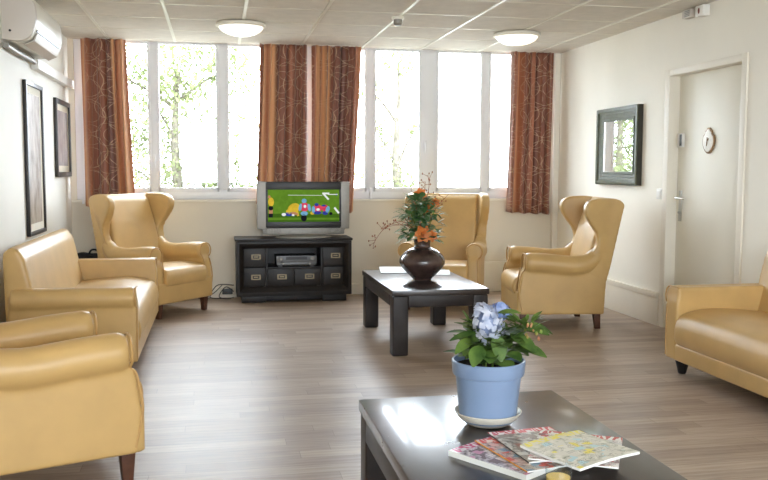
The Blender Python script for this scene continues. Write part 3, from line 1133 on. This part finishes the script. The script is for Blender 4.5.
# screen with the match: flat coloured shapes on one plane
cols = [('screen_pitch', lin(104, 146, 44), 0.9, 0.18), ('screen_yellow', lin(226, 190, 60), 0.95, 0.2), ('screen_black', lin(28, 30, 36), 0.9, 0.0), ('screen_pink', lin(226, 72, 100), 0.95, 0.25),
        ('screen_cyan', lin(120, 176, 210), 0.95, 0.15), ('screen_white', lin(236, 240, 236), 0.95, 0.0), ('screen_skin', lin(196, 140, 104), 0.9, 0.1), ('screen_blue', lin(56, 70, 160), 0.9, 0.2),
        ('screen_shade', lin(70, 108, 30), 0.9, 0.1)]
mats = [emis(*c) for c in cols]
m = MB()
SX0, SX1, SZ0, SZ1 = -0.342, 0.342, 0.152, 0.46


def S(u, v, k=0):
    return (SX0 + (SX1 - SX0) * u, -0.0475 - 0.0002 * k, SZ1 - (SZ1 - SZ0) * v)


def blob(u, v, ru, rv, mi, k=1, rot=0.0, n=14):
    asp = (SX1 - SX0) / (SZ1 - SZ0)
    pts = []
    for q in range(n):
        a = -2 * PI * q / n
        du, dv = math.cos(a) * ru * asp, math.sin(a) * rv
        pts.append(S(u + (du * math.cos(rot) - dv * math.sin(rot)) / asp, v + du * math.sin(rot) + dv * math.cos(rot), k))
    m.poly(pts, mi)


def bar(pts, w, mi, k=1):
    (u0, v0), (u1, v1) = pts
    asp = (SX1 - SX0) / (SZ1 - SZ0)
    du, dv = (u1 - u0) * asp, v1 - v0
    q = math.hypot(du, dv)
    nu, nv = -dv / q * w / asp, du / q * w
    m.poly([S(u0 + nu, v0 + nv, k), S(u1 + nu, v1 + nv, k), S(u1 - nu, v1 - nv, k), S(u0 - nu, v0 - nv, k)], mi)


m.poly([S(0, 0), S(1, 0), S(1, 1), S(0, 1)], 0)
bar([(0.0, 0.80), (1.0, 0.82)], 0.06, 8)
bar([(0.0, 0.97), (1.0, 0.97)], 0.03, 8)
bar([(0.28, 0.17), (0.76, 0.18)], 0.006, 5)
bar([(0.76, 0.12), (0.86, 0.12)], 0.028, 5); bar([(0.78, 0.14), (0.85, 0.31)], 0.028, 5); bar([(0.84, 0.15), (0.98, 0.15)], 0.012, 5)
bar([(0.93, 0.56), (0.995, 0.74)], 0.03, 5)
bar([(0.96, 0.12), (0.96, 0.2)], 0.01, 7)
# referee at the left
blob(0.02, 0.22, 0.018, 0.05, 6, 2); blob(0.045, 0.38, 0.04, 0.14, 1, 2); blob(0.04, 0.57, 0.035, 0.07, 2, 3)
bar([(0.03, 0.6), (0.025, 0.84)], 0.03, 6, 2); bar([(0.055, 0.6), (0.05, 0.84)], 0.03, 6, 2); bar([(0.028, 0.74), (0.025, 0.86)], 0.035, 2, 3); bar([(0.054, 0.74), (0.05, 0.86)], 0.035, 2, 3)
# players bent over the ball
blob(0.36, 0.58, 0.09, 0.15, 1, 2, -0.5); blob(0.30, 0.68, 0.05, 0.08, 1, 3); blob(0.29, 0.76, 0.06, 0.06, 7, 3); blob(0.22, 0.77, 0.03, 0.05, 5, 4)
bar([(0.33, 0.72), (0.42, 0.76)], 0.04, 6, 4); bar([(0.40, 0.62), (0.42, 0.82)], 0.035, 1, 4); blob(0.35, 0.79, 0.02, 0.03, 5, 5)
blob(0.505, 0.35, 0.035, 0.07, 4, 5); blob(0.51, 0.54, 0.062, 0.14, 3, 4); blob(0.45, 0.55, 0.022, 0.12, 4, 5, 0.2); blob(0.575, 0.56, 0.022, 0.12, 4, 5, -0.2)
blob(0.515, 0.52, 0.02, 0.05, 5, 6); blob(0.505, 0.74, 0.05, 0.07, 4, 5); blob(0.50, 0.88, 0.042, 0.11, 2, 5)
blob(0.62, 0.73, 0.03, 0.05, 1, 3)
blob(0.69, 0.58, 0.065, 0.12, 3, 4); blob(0.635, 0.62, 0.025, 0.11, 4, 5); blob(0.69, 0.72, 0.06, 0.05, 7, 5); blob(0.68, 0.47, 0.03, 0.05, 7, 5); blob(0.70, 0.62, 0.025, 0.04, 5, 6)
blob(0.80, 0.58, 0.055, 0.11, 3, 3, 0.5); blob(0.835, 0.62, 0.028, 0.11, 4, 4, 0.3); blob(0.80, 0.73, 0.04, 0.06, 7, 4); blob(0.88, 0.75, 0.025, 0.05, 2, 4); blob(0.78, 0.5, 0.03, 0.03, 7, 4)
m.build('screen', mats, t, smooth=0, keep_normals=True)
m = MB()
m.box(-0.362, 0.362, -0.0465, -0.03, 0.10, 0.152); m.box(-0.362, 0.362, -0.0465, -0.03, 0.46, 0.525)
m.box(-0.362, -0.342, -0.0465, -0.03, 0.152, 0.46); m.box(0.342, 0.362, -0.0465, -0.03, 0.152, 0.46)
m.build('bezel', M['black'], t, bevel=0.003)
m = MB(); m.box(-0.343, 0.343, -0.047, -0.03, 0.151, 0.461)
m.build('screen_panel', M['black'], t)

# cables by the cabinet
m = MB()
m.tube(curve([(1.50, -0.10, 0.07), (1.44, -0.06, 0.11), (1.40, -0.05, 0.09), (1.36, -0.08, 0.02), (1.43, -0.14, 0.008), (1.50, -0.16, 0.02)], 6), 0.005, 6)
m.tube(curve([(1.50, -0.08, 0.13), (1.42, -0.04, 0.135), (1.34, -0.04, 0.125), (1.28, -0.08, 0.06), (1.24, -0.05, 0.012), (1.16, -0.06, 0.008)], 6), 0.005, 6)
m.tube(curve([(1.39, -0.05, 0.13), (1.33, -0.05, 0.07), (1.27, -0.07, 0.02), (1.33, -0.1, 0.006), (1.40, -0.09, 0.006)], 6), 0.004, 6)
tag(m.build('power_cable', M['black']), 'tangle of black cables on the floor left of the television cabinet', 'cable')
t = thing('power_adapter', 'small black plug adapter low on the wall left of the television cabinet', 'plug', (1.44, -0.022, 0.06))
m = MB(); m.box(-0.05, 0.05, -0.035, 0, -0.022, 0.03)
m.build('adapter_body', M['black'], t, bevel=0.006)
m = MB(); m.box(-0.075, 0.075, -0.012, 0.004, -0.035, 0.04)
m.build('socket_plate', M['wall_back'], t, bevel=0.004)

# black bag in the corner behind the sofa
t = thing('black_bag', 'black bag in the corner between the left sofa and the wing chair', 'bag', (0.17, -0.33, 0))
m = MB(); m.box(-0.115, 0.13, -0.09, 0.09, 0.0, 0.44); m.ball((-0.03, 0, 0.45), 0.085, (1, 0.9, 0.6)); m.box(0.0, 0.12, -0.06, 0.06, 0.40, 0.485)
soft(m, 'bag_body', M['blackfab'], t, 0.012, 5)
m = MB(); m.tube(curve([(0.02, -0.02, 0.47), (0.05, -0.03, 0.52), (0.10, -0.02, 0.515), (0.115, 0, 0.47)], 5), 0.009, 8)
m.build('bag_handle', M['blackfab'], t)

# ------------------------------------------------------------------ vase with its bouquet
VX, VY = 2.825, -2.41
prof = curve([(0.0, 0.0), (0.062, 0.0), (0.072, 0.012), (0.115, 0.055), (0.158, 0.105), (0.168, 0.142), (0.150, 0.185), (0.105, 0.222), (0.066, 0.240), (0.058, 0.262), (0.064, 0.292), (0.072, 0.300)], 4)
m = MB()
m.lathe([(max(0, p.x), max(0, p.y)) for p in prof] + [(0.062, 0.296), (0.052, 0.262), (0.058, 0.244), (0, 0.22)], 56)
vz = m.build('vase', M['vase'], None, (VX, VY, TZ))
tag(vz, 'round dark brown glazed vase on the far coffee table', 'vase')
t = thing('flower_arrangement', 'autumn bouquet of green leaves, orange flowers and dry twigs in the brown vase', 'bouquet', (VX, VY, TZ + 0.23))
r = random.Random(11)
m = MB()
for k in range(9):                        # stems inside the neck
    a = r.uniform(0, 6.28)
    m.tube([(0.02 * math.cos(a), 0.02 * math.sin(a), 0.0), (0.035 * math.cos(a), 0.035 * math.sin(a), 0.12), (0.09 * math.cos(a), 0.09 * math.sin(a), 0.28)], 0.004, 6)
m.build('stems', M['stem'], t)
m, m2 = MB(), MB()
for k in range(400):
    a = r.uniform(0, 2 * PI)
    hgt = r.uniform(0.06, 0.38)
    rad = r.uniform(0.02, 0.15) * (1.0 if hgt < 0.30 else 0.6)
    p = Vector((rad * math.cos(a) - 0.012, rad * math.sin(a), hgt))
    d = Vector((math.cos(a) * r.uniform(.4, 1), math.sin(a) * r.uniform(.4, 1), r.uniform(-0.35, 0.8)))
    q = m if r.random() < 0.6 else m2
    q.leaf(p, d, (0, 0, 1), r.uniform(0.05, 0.08), r.uniform(0.020, 0.032) if q is m else r.uniform(0.012, 0.018), 0.25)
for k in range(5):                         # larger sprig to the left
    m.leaf((-0.10 - k * 0.012, -0.04, 0.24 + 0.012 * k), (-1, r.uniform(-.4, .2), r.uniform(-.2, .5)), (0, 0, 1), 0.085, 0.024, 0.2)
m.build('foliage', M['bouquet_leaf'], t)
m2.build('foliage', M['pale_leaf'], t)
for (fx, fy, fz, fr, az) in ((-0.026, -0.11, 0.118, 0.068, 0.0), (0.045, -0.10, 0.10, 0.045, 0.6), (-0.02, 0.0, 0.40, 0.05, -0.3), (0.09, -0.02, 0.34, 0.035, 0.5), (0.03, -0.02, 0.30, 0.038, 0.2)):
    m = MB()
    for k in range(6):
        a = k * PI / 3 + az
        d = Vector((math.cos(a), -0.35, math.sin(a)))
        m.leaf((fx, fy, fz), d, (0, -1, 0), fr, fr * 0.46, 0.15, 0.2, 5)
    m.ball((fx, fy - 0.006, fz), fr * 0.16)
    m.build('orange_flower', M['orange'], t)


def twig(path, nb, mb, rr):
    pts = curve(path, 5)
    mb.tube(pts, [0.0028 * (1 - 0.6 * i / len(pts)) for i in range(len(pts))], 6)
    for k in range(nb):
        i = rr.randrange(len(pts) // 3, len(pts))
        p = pts[i]
        d = Vector((rr.uniform(-1, 1), rr.uniform(-0.6, 0.6), rr.uniform(-0.2, 1))).normalized()
        L = rr.uniform(0.03, 0.07)
        mb.tube([p, p + d * L], [0.0018, 0.0012], 5)
        mb.ball(p + d * L, 0.005, (1, 1, 1.6), 6)


for path, nb in ((((0.01, 0, 0.1), (0.02, 0, 0.3), (0.045, -0.01, 0.46), (0.03, -0.02, 0.54)), 9), (((0.0, 0, 0.1), (0.01, 0, 0.33), (0.02, 0, 0.49)), 9),
                 (((-0.02, 0, 0.1), (-0.15, -0.02, 0.2), (-0.28, -0.03, 0.16), (-0.36, -0.05, 0.07), (-0.38, -0.06, 0.01)), 9), (((-0.02, 0.01, 0.1), (-0.12, -0.02, 0.17), (-0.22, -0.03, 0.175), (-0.32, -0.05, 0.15)), 9),
                 (((0.02, 0, 0.12), (0.09, -0.01, 0.28), (0.16, -0.02, 0.37), (0.19, -0.03, 0.40)), 5), (((0, 0, 0.12), (-0.06, 0, 0.35), (-0.09, -0.01, 0.44)), 4)):
    m = MB()
    twig(path, nb, m, r)
    m.build('twig', M['twig'], t)


# ------------------------------------------------------------------ paper goods
def sheet(w, l, z0, curl=0.0, th=0.003, mats=None, name='magazine', loc=(0, 0, 0), ang=0, edge=None, spine=None, bend=0.0, curl_side='y'):
    """a thin block of pages, its far edge curled up by curl; corner origin, u along w, v along l"""
    m = MB()
    uvl = m.bm.loops.layers.uv.new('UVMap')
    nu, nv = 10, 12
    top, bot = [], []
    for j in range(nv + 1):
        a, b = [], []
        for i in range(nu + 1):
            u, v = i / nu, j / nv
            z = curl * max(0, (v if curl_side == 'y' else u) - 0.4) ** 2 / 0.36 + bend * math.sin(PI * u)
            a.append(m.bm.verts.new((u * w, v * l, z + th)))
            b.append(m.bm.verts.new((u * w, v * l, z)))
        top.append(a)
        bot.append(b)
    for j in range(nv):
        for i in range(nu):
            f = m._f([top[j][i], top[j][i + 1], top[j + 1][i + 1], top[j + 1][i]], 0)
            for lp, (p, q) in zip(f.loops, ((i, j), (i + 1, j), (i + 1, j + 1), (i, j + 1))):
                lp[uvl].uv = (p / nu, q / nv)
            m._f([bot[j][i], bot[j + 1][i], bot[j + 1][i + 1], bot[j][i + 1]], 1)
    for i in range(nu):
        m._f([bot[0][i], bot[0][i + 1], top[0][i + 1], top[0][i]], 1)
        m._f([bot[nv][i + 1], bot[nv][i], top[nv][i], top[nv][i + 1]], 1)
    for j in range(nv):
        m._f([bot[j + 1][0], bot[j][0], top[j][0], top[j + 1][0]], 2 if spine else 1)
        m._f([bot[j][nu], bot[j + 1][nu], top[j + 1][nu], top[j][nu]], 1)
    o = m.build(name, mats if mats else [M['paper'], M['paper']], None, None, smooth=40)
    o.location = (loc[0], loc[1], z0)
    o.rotation_euler = (0, 0, ang)
    return o


def mat_cover(name, seed, head, palette, photo):
    """printed cover: coloured head strip with pale strokes, picture below, small text lines"""
    t = NT(name)
    t.set(Roughness=0.32)
    uv = t.n('UVMap')
    sx = t.n('SeparateXYZ')
    t.l(uv.outputs[0], sx.inputs[0])
    u, v = sx.outputs['X'], sx.outputs['Y']
    mp = t.n('Mapping')
    mp.inputs['Location'].default_value = (seed, seed * 0.7, 0)
    mp.inputs['Scale'].default_value = (7, 9, 1)
    t.l(uv.outputs[0], mp.inputs['Vector'])
    vo = t.n('TexVoronoi', distance='CHEBYCHEV', Scale=1.3)
    t.l(mp.outputs[0], vo.inputs['Vector'])
    nz = t.n('TexNoise', Scale=1.6, Detail=5)
    t.l(mp.outputs[0], nz.inputs['Vector'])
    sc = t.n('SeparateColor')
    t.l(vo.outputs['Color'], sc.inputs[0])
    blocks = t.ramp(sc.outputs[0], [(k / len(palette), c) for k, c in enumerate(palette)], 'CONSTANT')
    pic = t.ramp(nz.outputs['Fac'], [(0.33, photo[0]), (0.5, photo[1]), (0.66, photo[2])])
    col = t.mix(t.math('GREATER_THAN', sc.outputs[1], 0.48), blocks, pic)
    # rows of small print
    ln = t.math('LESS_THAN', t.math('FRACT', t.math('MULTIPLY', v, 26)), 0.4)
    n3 = t.n('TexNoise', Scale=60, Detail=1)
    t.l(uv.outputs[0], n3.inputs['Vector'])
    tx = t.math('MULTIPLY', t.math('MULTIPLY', ln, t.math('GREATER_THAN', n3.outputs['Fac'], 0.52)), t.math('GREATER_THAN', sc.outputs[2], 0.55))
    col = t.mix(t.math('MULTIPLY', tx, 0.7), col, lin(60, 50, 50))
    # head strip
    hm = t.math('GREATER_THAN', v, 0.88)
    wv = t.n('TexNoise', Scale=14, Detail=0)
    mp2 = t.n('Mapping')
    mp2.inputs['Scale'].default_value = (1.6, 0.6, 1)
    t.l(uv.outputs[0], mp2.inputs['Vector'])
    t.l(mp2.outputs[0], wv.inputs['Vector'])
    hc = t.mix(t.math('GREATER_THAN', wv.outputs['Fac'], 0.52), head[0], head[1])
    col = t.mix(hm, col, hc)
    t.l(col, t.b.inputs['Base Color'])
    return t.m


white = lin(236, 234, 228)
cv1 = mat_cover('cover_lilac', 1.3, (lin(196, 60, 120), lin(226, 220, 226)), [lin(214, 208, 214), lin(190, 186, 200), lin(110, 90, 96), lin(206, 150, 180)], (lin(70, 54, 54), lin(168, 160, 170), lin(220, 214, 216)))
cv2 = mat_cover('cover_orange', 4.7, (lin(214, 66, 50), lin(232, 210, 200)), [lin(200, 80, 60), lin(120, 150, 170), lin(214, 170, 160), lin(180, 170, 160)], (lin(90, 60, 56), lin(190, 160, 150), lin(214, 206, 198)))
cv3 = mat_cover('cover_red_head', 9.2, (lin(206, 60, 66), lin(238, 226, 222)), [lin(198, 195, 184), lin(150, 132, 114), lin(214, 209, 198), lin(160, 104, 86)], (lin(66, 52, 46), lin(160, 150, 134), lin(206, 200, 186)))
cv4 = mat_cover('cover_white_red', 2.9, (lin(190, 50, 46), white), [white, lin(196, 60, 56), lin(206, 206, 204), lin(120, 60, 60)], (lin(150, 60, 56), lin(214, 206, 200), white))
cv5 = mat_cover('cover_pale_yellow', 6.4, (lin(226, 214, 90), lin(214, 210, 190)), [lin(214, 211, 200), lin(206, 204, 192), lin(230, 216, 96), lin(222, 219, 208), lin(180, 210, 216), lin(212, 208, 196)], (lin(150, 154, 132), lin(206, 203, 190), lin(226, 223, 212)))
org = plain('orange_edge', lin(232, 156, 40), 0.4)
dkg = plain('dark_grey_edge_and_shade', lin(76, 72, 70), 0.4)


def place(o, label, group='magazines on the foreground table', cat='magazine'):
    tag(o, label, cat, group)
    return o


Z = TZ
place(sheet(0.215, 0.27, Z, 0, 0.016, [cv1, M['paper'], M['paper']], loc=(2.125, -6.432), ang=R(32.5)), 'thick lilac magazine at the bottom left of the pile, its white page edge facing us')
place(sheet(0.21, 0.28, Z + 0.018, 0.0, 0.004, [cv2, M['paper'], org], loc=(2.132, -6.422), ang=R(12), spine=True), 'magazine with orange edge lying on the lilac one, left of the dark edged one')
place(sheet(0.205, 0.27, Z + 0.024, 0.0, 0.004, [cv3, M['paper'], dkg], loc=(2.155, -6.372), ang=R(6), spine=True), 'magazine with red head strip and dark edge, in the middle of the pile')
place(sheet(0.235, 0.262, Z + 0.030, 0.0, 0.004, [cv4, M['paper'], M['paper']], loc=(2.157, -6.357), ang=R(-29)), 'white and red magazine showing its white corners behind and right of the top one')
place(sheet(0.236, 0.218, Z + 0.037, 0.004, 0.007, [cv5, M['paper'], M['paper']], loc=(2.249, -6.487), ang=R(24), bend=0.004), 'pale yellow and grey magazine lying on top of the pile')

# papers on the far table
tn = [o for o in C.objects if o.name.startswith('coffee_table')]
place(sheet(0.21, 0.30, TZ + 0.0005, 0.014, 0.004, [M['paper'], dkg, dkg], 'leaflet', (2.60, -1.98), R(-8)), 'white leaflet curling up on the far table, left behind the vase', 'papers on the far table', 'leaflet')  # dark underside and edges paint the shadow below the curl
place(sheet(0.21, 0.297, TZ + 0.0005, 0.004, 0.003, [M['paper'], M['paper'], M['paper']], 'leaflet', (2.90, -2.13), R(-14)), 'white leaflet on the far table, right behind the vase', 'papers on the far table', 'leaflet')

# glass of juice
t = thing('juice_glass', 'small glass of orange juice in front of the magazines', 'glass', (2.142, -6.60, TZ))
m = MB(); m.lathe([(0, 0), (0.025, 0), (0.028, 0.01), (0.032, 0.095), (0.0305, 0.095), (0.0265, 0.014), (0, 0.010)], 40)
m.build('tumbler', M['tumbler'], t)
m = MB(); m.lathe([(0, 0.0105), (0.0255, 0.0145), (0.0288, 0.072), (0, 0.072)], 40)
m.build('juice', M['juice'], t)

# ------------------------------------------------------------------ potted hydrangea and saucer
PX, PY = 2.184, -5.93
m = MB()
m.lathe([(0, 0.001), (0.058, 0.001), (0.072, 0.006), (0.095, 0.026), (0.105, 0.04), (0.107, 0.044), (0.104, 0.045), (0.092, 0.030), (0.080, 0.018), (0, 0.014)], 48)
tag(m.build('saucer', M['ceramic'], None, (PX, PY, TZ)), 'cream glazed saucer under the blue plant pot', 'saucer')
t = thing('potted_hydrangea', 'blue plastic pot of pale blue hydrangea on the foreground table', 'potted plant', (PX, PY, TZ + 0.0145))
m = MB()
m.lathe([(0, 0.001), (0.084, 0.001), (0.089, 0.006), (0.103, 0.143), (0.1035, 0.145), (0.111, 0.148), (0.1135, 0.153), (0.1165, 0.191), (0.114, 0.194), (0.110, 0.193), (0.106, 0.153), (0.08, 0.02), (0, 0.015)], 64)
m.build('pot', M['pot'], t)
m = MB(); m.lathe([(0, 0.176), (0.05, 0.178), (0.1085, 0.172), (0.107, 0.162), (0, 0.155)], 32)
m.build('soil', M['soil'], t)
r = random.Random(5)
m = MB()
stems = []
for k in range(9):
    a = k * 0.7 + r.uniform(-.2, .2)
    q = r.uniform(0.03, 0.09)
    top = Vector((q * math.cos(a) + 0.01, q * math.sin(a), r.uniform(0.22, 0.30)))
    stems.append(top)
    m.tube(curve([(0.03 * math.cos(a), 0.03 * math.sin(a), 0.15), top * 0.5 + Vector((0, 0, 0.10)), top], 4), 0.0035, 6)
m.build('stems', M['stem'], t)
m = MB()
for k in range(95):
    a = r.uniform(0, 2 * PI)
    z = r.uniform(0.195, 0.29)
    q = r.uniform(0.02, 0.085)
    b = Vector((q * math.cos(a) * (0.75 if math.cos(a) < 0 else 1), q * math.sin(a) * 0.8, z))
    d = Vector((math.cos(a) * (0.5 if math.cos(a) < 0 else 1), math.sin(a), r.uniform(-0.1, 0.9)))
    m.leaf(b, d, (0, 0, 1), r.uniform(0.055, 0.085), r.uniform(0.026, 0.038), r.uniform(0.1, 0.35), 0.2, 6)
# leaves the photo shows plainly
for b, d, L, w, dr in (((-0.05, -0.05, 0.29), (-1, -0.25, -0.05), 0.10, 0.02, 0.15), ((-0.06, -0.03, 0.265), (-0.9, -0.4, -0.25), 0.075, 0.026, 0.3), ((0.0, -0.07, 0.285), (0.1, -0.5, -0.9), 0.085, 0.03, 0.1),
                       ((0.05, -0.06, 0.285), (0.65, -0.6, -0.4), 0.10, 0.038, 0.12), ((0.08, -0.07, 0.245), (0.85, -0.5, -0.2), 0.085, 0.034, 0.15), ((0.10, -0.02, 0.30), (0.9, -0.4, -0.15), 0.09, 0.04, 0.15),
                       ((0.13, 0.0, 0.30), (1, -0.2, -0.2), 0.085, 0.028, 0.2), ((-0.045, -0.06, 0.25), (-0.45, -0.6, -0.45), 0.08, 0.03, 0.2), ((-0.02, -0.07, 0.235), (-0.2, -0.7, -0.2), 0.06, 0.03, 0.2),
                       ((0.04, -0.07, 0.23), (0.3, -0.8, -0.1), 0.06, 0.028, 0.2), ((0.03, 0.0, 0.34), (0.6, -0.3, 0.15), 0.07, 0.02, 0.2), ((-0.06, 0.0, 0.30), (-0.35, -0.1, 0.8), 0.06, 0.018, 0.1)):
    m.leaf(b, d, (0, -0.3, 1), L, w, dr, 0.18, 7)
for k in range(26):                        # rosette of young leaves at the right
    a = r.uniform(0, 2 * PI)
    m.leaf((0.112 + 0.03 * math.cos(a), -0.02 + 0.03 * math.sin(a), 0.30 + r.uniform(-0.01, 0.02)), (math.cos(a), math.sin(a), r.uniform(0.1, 1.1)), (0, 0, 1), r.uniform(0.03, 0.055), r.uniform(0.007, 0.013), 0.15, 0.2, 4)
m.build('foliage', M['hyd_leaf'], t)


def flower_head(cx, cy, cz, rx, ry, rzz, n, mat, tilt=0.0):
    m = MB()
    rr = random.Random(n)
    for k in range(n):
        zz = 1 - 2 * (k + 0.5) / n
        if zz < -0.75:
            continue
        a = k * 2.39996 + rr.uniform(-.25, .25)
        zz = max(-1, min(1, zz + rr.uniform(-.05, .05)))
        s = math.sqrt(1 - zz * zz)
        nrm = Vector((s * math.cos(a), s * math.sin(a), zz))
        lat = 0.75 + 0.25 * (-zz)          # cone: slimmer at the top
        p = Vector((nrm.x * rx * lat, nrm.y * ry * lat, nrm.z * rzz))
        p = Matrix.Rotation(tilt, 3, 'Y') @ p + Vector((cx, cy, cz))
        nn = (nrm + Vector((rr.uniform(-.18, .18), rr.uniform(-.18, .18), rr.uniform(-.18, .18)))).normalized()
        u = nn.cross(Vector((0.3, 0.2, 1))).normalized()
        w = nn.cross(u)
        ph = rr.uniform(0, 1.5)
        for q in range(4):
            a2 = ph + q * PI / 2
            d = u * math.cos(a2) + w * math.sin(a2)
            m.leaf(p + nn * rr.uniform(0, 0.003), d + nn * rr.uniform(0.0, 0.35), nn, 0.0122, 0.0074, 0.12, 0.1, 3, 0)
        m.ball(p + nn * 0.001, 0.0018, seg=6)
    m.mi = 1
    m.ball((cx, cy, cz), min(rx, ry, rzz) * 0.66, (rx / min(rx, ry, rzz) * 0.9, 1, rzz / min(rx, ry, rzz)), 14)
    return m.build('flower_head', [mat, M['floret_core']], t)


flower_head(-0.022, -0.05, 0.318, 0.056, 0.05, 0.066, 96, M['petal'], R(-22))
tag(flower_head(0.055, 0.055, 0.335, 0.042, 0.036, 0.026, 44, M['petal_blue']), 'smaller bluer flower head behind')
for k in range(12):
    m = MB()
    m.ball((0.122 + r.uniform(-.025, .03), -0.06 + r.uniform(-.03, .03), 0.29 + r.uniform(-0.02, 0.025)), r.uniform(0.003, 0.0055), (1, 1, 1.4), 8)
    m.build('bud', M['hyd_bud'], t)

# ------------------------------------------------------------------ outside
m = MB(); m.box(-30, 34, 0.4, 40, -0.6, -0.4)
tag(m.build('ground', M['lawn']), kind='structure')
leafrnd = random.Random(21)


def tree(label, x, y, h, clusters, nleaf, seed):
    rr = random.Random(seed)
    t = thing('tree', label, 'tree', (x, y, -0.4), 0, 'trees outside the windows')
    m = MB()
    m.tube(curve([(0, 0, 0), (0.05, 0, h * 0.3), (-0.03, 0.05, h * 0.6), (0.02, 0, h)], 4), [0.11, 0.105, 0.1, 0.095, 0.09, 0.085, 0.08, 0.075, 0.07, 0.06, 0.05, 0.04, 0.03], 10)
    for (cx, cy, cz, cr) in clusters:
        m.tube(curve([(0, 0, min(h * 0.9, max(0.5, cz - 0.6))), (cx * 0.5, cy * 0.5, cz - 0.25), (cx, cy, cz)], 4), [0.035 - 0.003 * k for k in range(9)], 6)
    m.build('trunk', M['bark'], t)
    m = MB()
    for (cx, cy, cz, cr) in clusters:
        for k in range(int(nleaf * 9 * cr * cr)):
            while True:
                p = Vector((rr.uniform(-1, 1), rr.uniform(-1, 1), rr.uniform(-1, 1)))
                if p.length < 1:
                    break
            p = Vector((cx, cy, cz)) + p * cr
            d = Vector((rr.uniform(-1, 1), rr.uniform(-1, 1), rr.uniform(-0.9, 0.5)))
            m.leaf(p, d, (rr.uniform(-.5, .5), rr.uniform(-.5, .5), 1), rr.uniform(0.06, 0.11), rr.uniform(0.022, 0.036), 0.2, 0.15, 2)
    m.build('leaves', M['tree_leaf'], t)


tree('leafy pale green tree seen through the middle of the left window', 0.75, 5.2, 3.2,
     [(-0.7, 0.2, 1.7, 0.75), (0.3, 0.0, 1.5, 0.6), (-0.3, 0.3, 2.6, 0.7), (0.8, 0.2, 2.2, 0.55), (0.1, -0.1, 3.3, 0.7), (-1.1, 0.2, 3.2, 0.6), (0.9, 0.3, 3.3, 0.45), (1.0, 0.2, 1.4, 0.5)], 330, 31)
tree('pale green tree further left, seen past the left curtain', -2.3, 7.9, 3.6,
     [(0.1, 0, 1.9, 0.8), (-0.6, 0.3, 2.8, 0.8), (0.7, 0.2, 3.1, 0.7), (0.9, 0, 1.7, 0.6)], 260, 32)
tree('sparse tree outside the right window, left of its double post', 4.35, 5.6, 3.0,
     [(-0.3, 0, 1.5, 0.45), (0.3, 0.1, 1.5, 0.4), (-0.35, 0.2, 2.3, 0.3), (0.0, 0, 3.5, 0.36), (0.3, 0, 2.35, 0.2), (-0.5, 0, 3.0, 0.25)], 240, 33)

# ------------------------------------------------------------------ light
wd = bpy.data.worlds.new('sky')
bpy.context.scene.world = wd
wd.use_nodes = True
nt_ = wd.node_tree
bg = nt_.nodes['Background']
tc = nt_.nodes.new('ShaderNodeTexCoord')
sp = nt_.nodes.new('ShaderNodeSeparateXYZ')
cr = nt_.nodes.new('ShaderNodeValToRGB')
cr.color_ramp.elements[0].position = 0.45
cr.color_ramp.elements[0].color = (0.82, 0.91, 1.0, 1)
cr.color_ramp.elements[1].position = 1.0
cr.color_ramp.elements[1].color = (0.76, 0.88, 1.0, 1)
mr = nt_.nodes.new('ShaderNodeMath')
mr.operation = 'MULTIPLY_ADD'
mr.inputs[1].default_value = 0.5
mr.inputs[2].default_value = 0.5
nt_.links.new(tc.outputs['Generated'], sp.inputs[0])
nt_.links.new(sp.outputs['Z'], mr.inputs[0])
nt_.links.new(mr.outputs[0], cr.inputs[0])
nt_.links.new(cr.outputs[0], bg.inputs['Color'])
bg.inputs['Strength'].default_value = 23.0


def portal(name, x0, x1, z0, z1, y, rx):
    l = bpy.data.lights.new(name, 'AREA')
    l.shape = 'RECTANGLE'
    l.size = x1 - x0
    l.size_y = z1 - z0
    l.cycles.is_portal = True
    o = bpy.data.objects.new(name, l)
    o.location = ((x0 + x1) / 2, y, (z0 + z1) / 2)
    o.rotation_euler = (rx, 0, 0)
    C.objects.link(o)


portal('window_daylight', LW[0], LW[1], ZS, H, 0.15, R(-90))
portal('window_daylight', RW[0], RW[1], ZS, H, 0.15, R(-90))
portal('window_daylight', FX0, FX1, FZ0, FZ1, YF - 0.17, R(90))  # portal of the added rear fill opening

sc = bpy.context.scene
sc.view_settings.view_transform = 'Standard'
sc.view_settings.look = 'None'
sc.view_settings.gamma = 1.0
sc.view_settings.use_curve_mapping = False
sc.view_settings.exposure = 0.0
sc.cycles.max_bounces = 10
sc.cycles.diffuse_bounces = 6
sc.cycles.transparent_max_bounces = 12
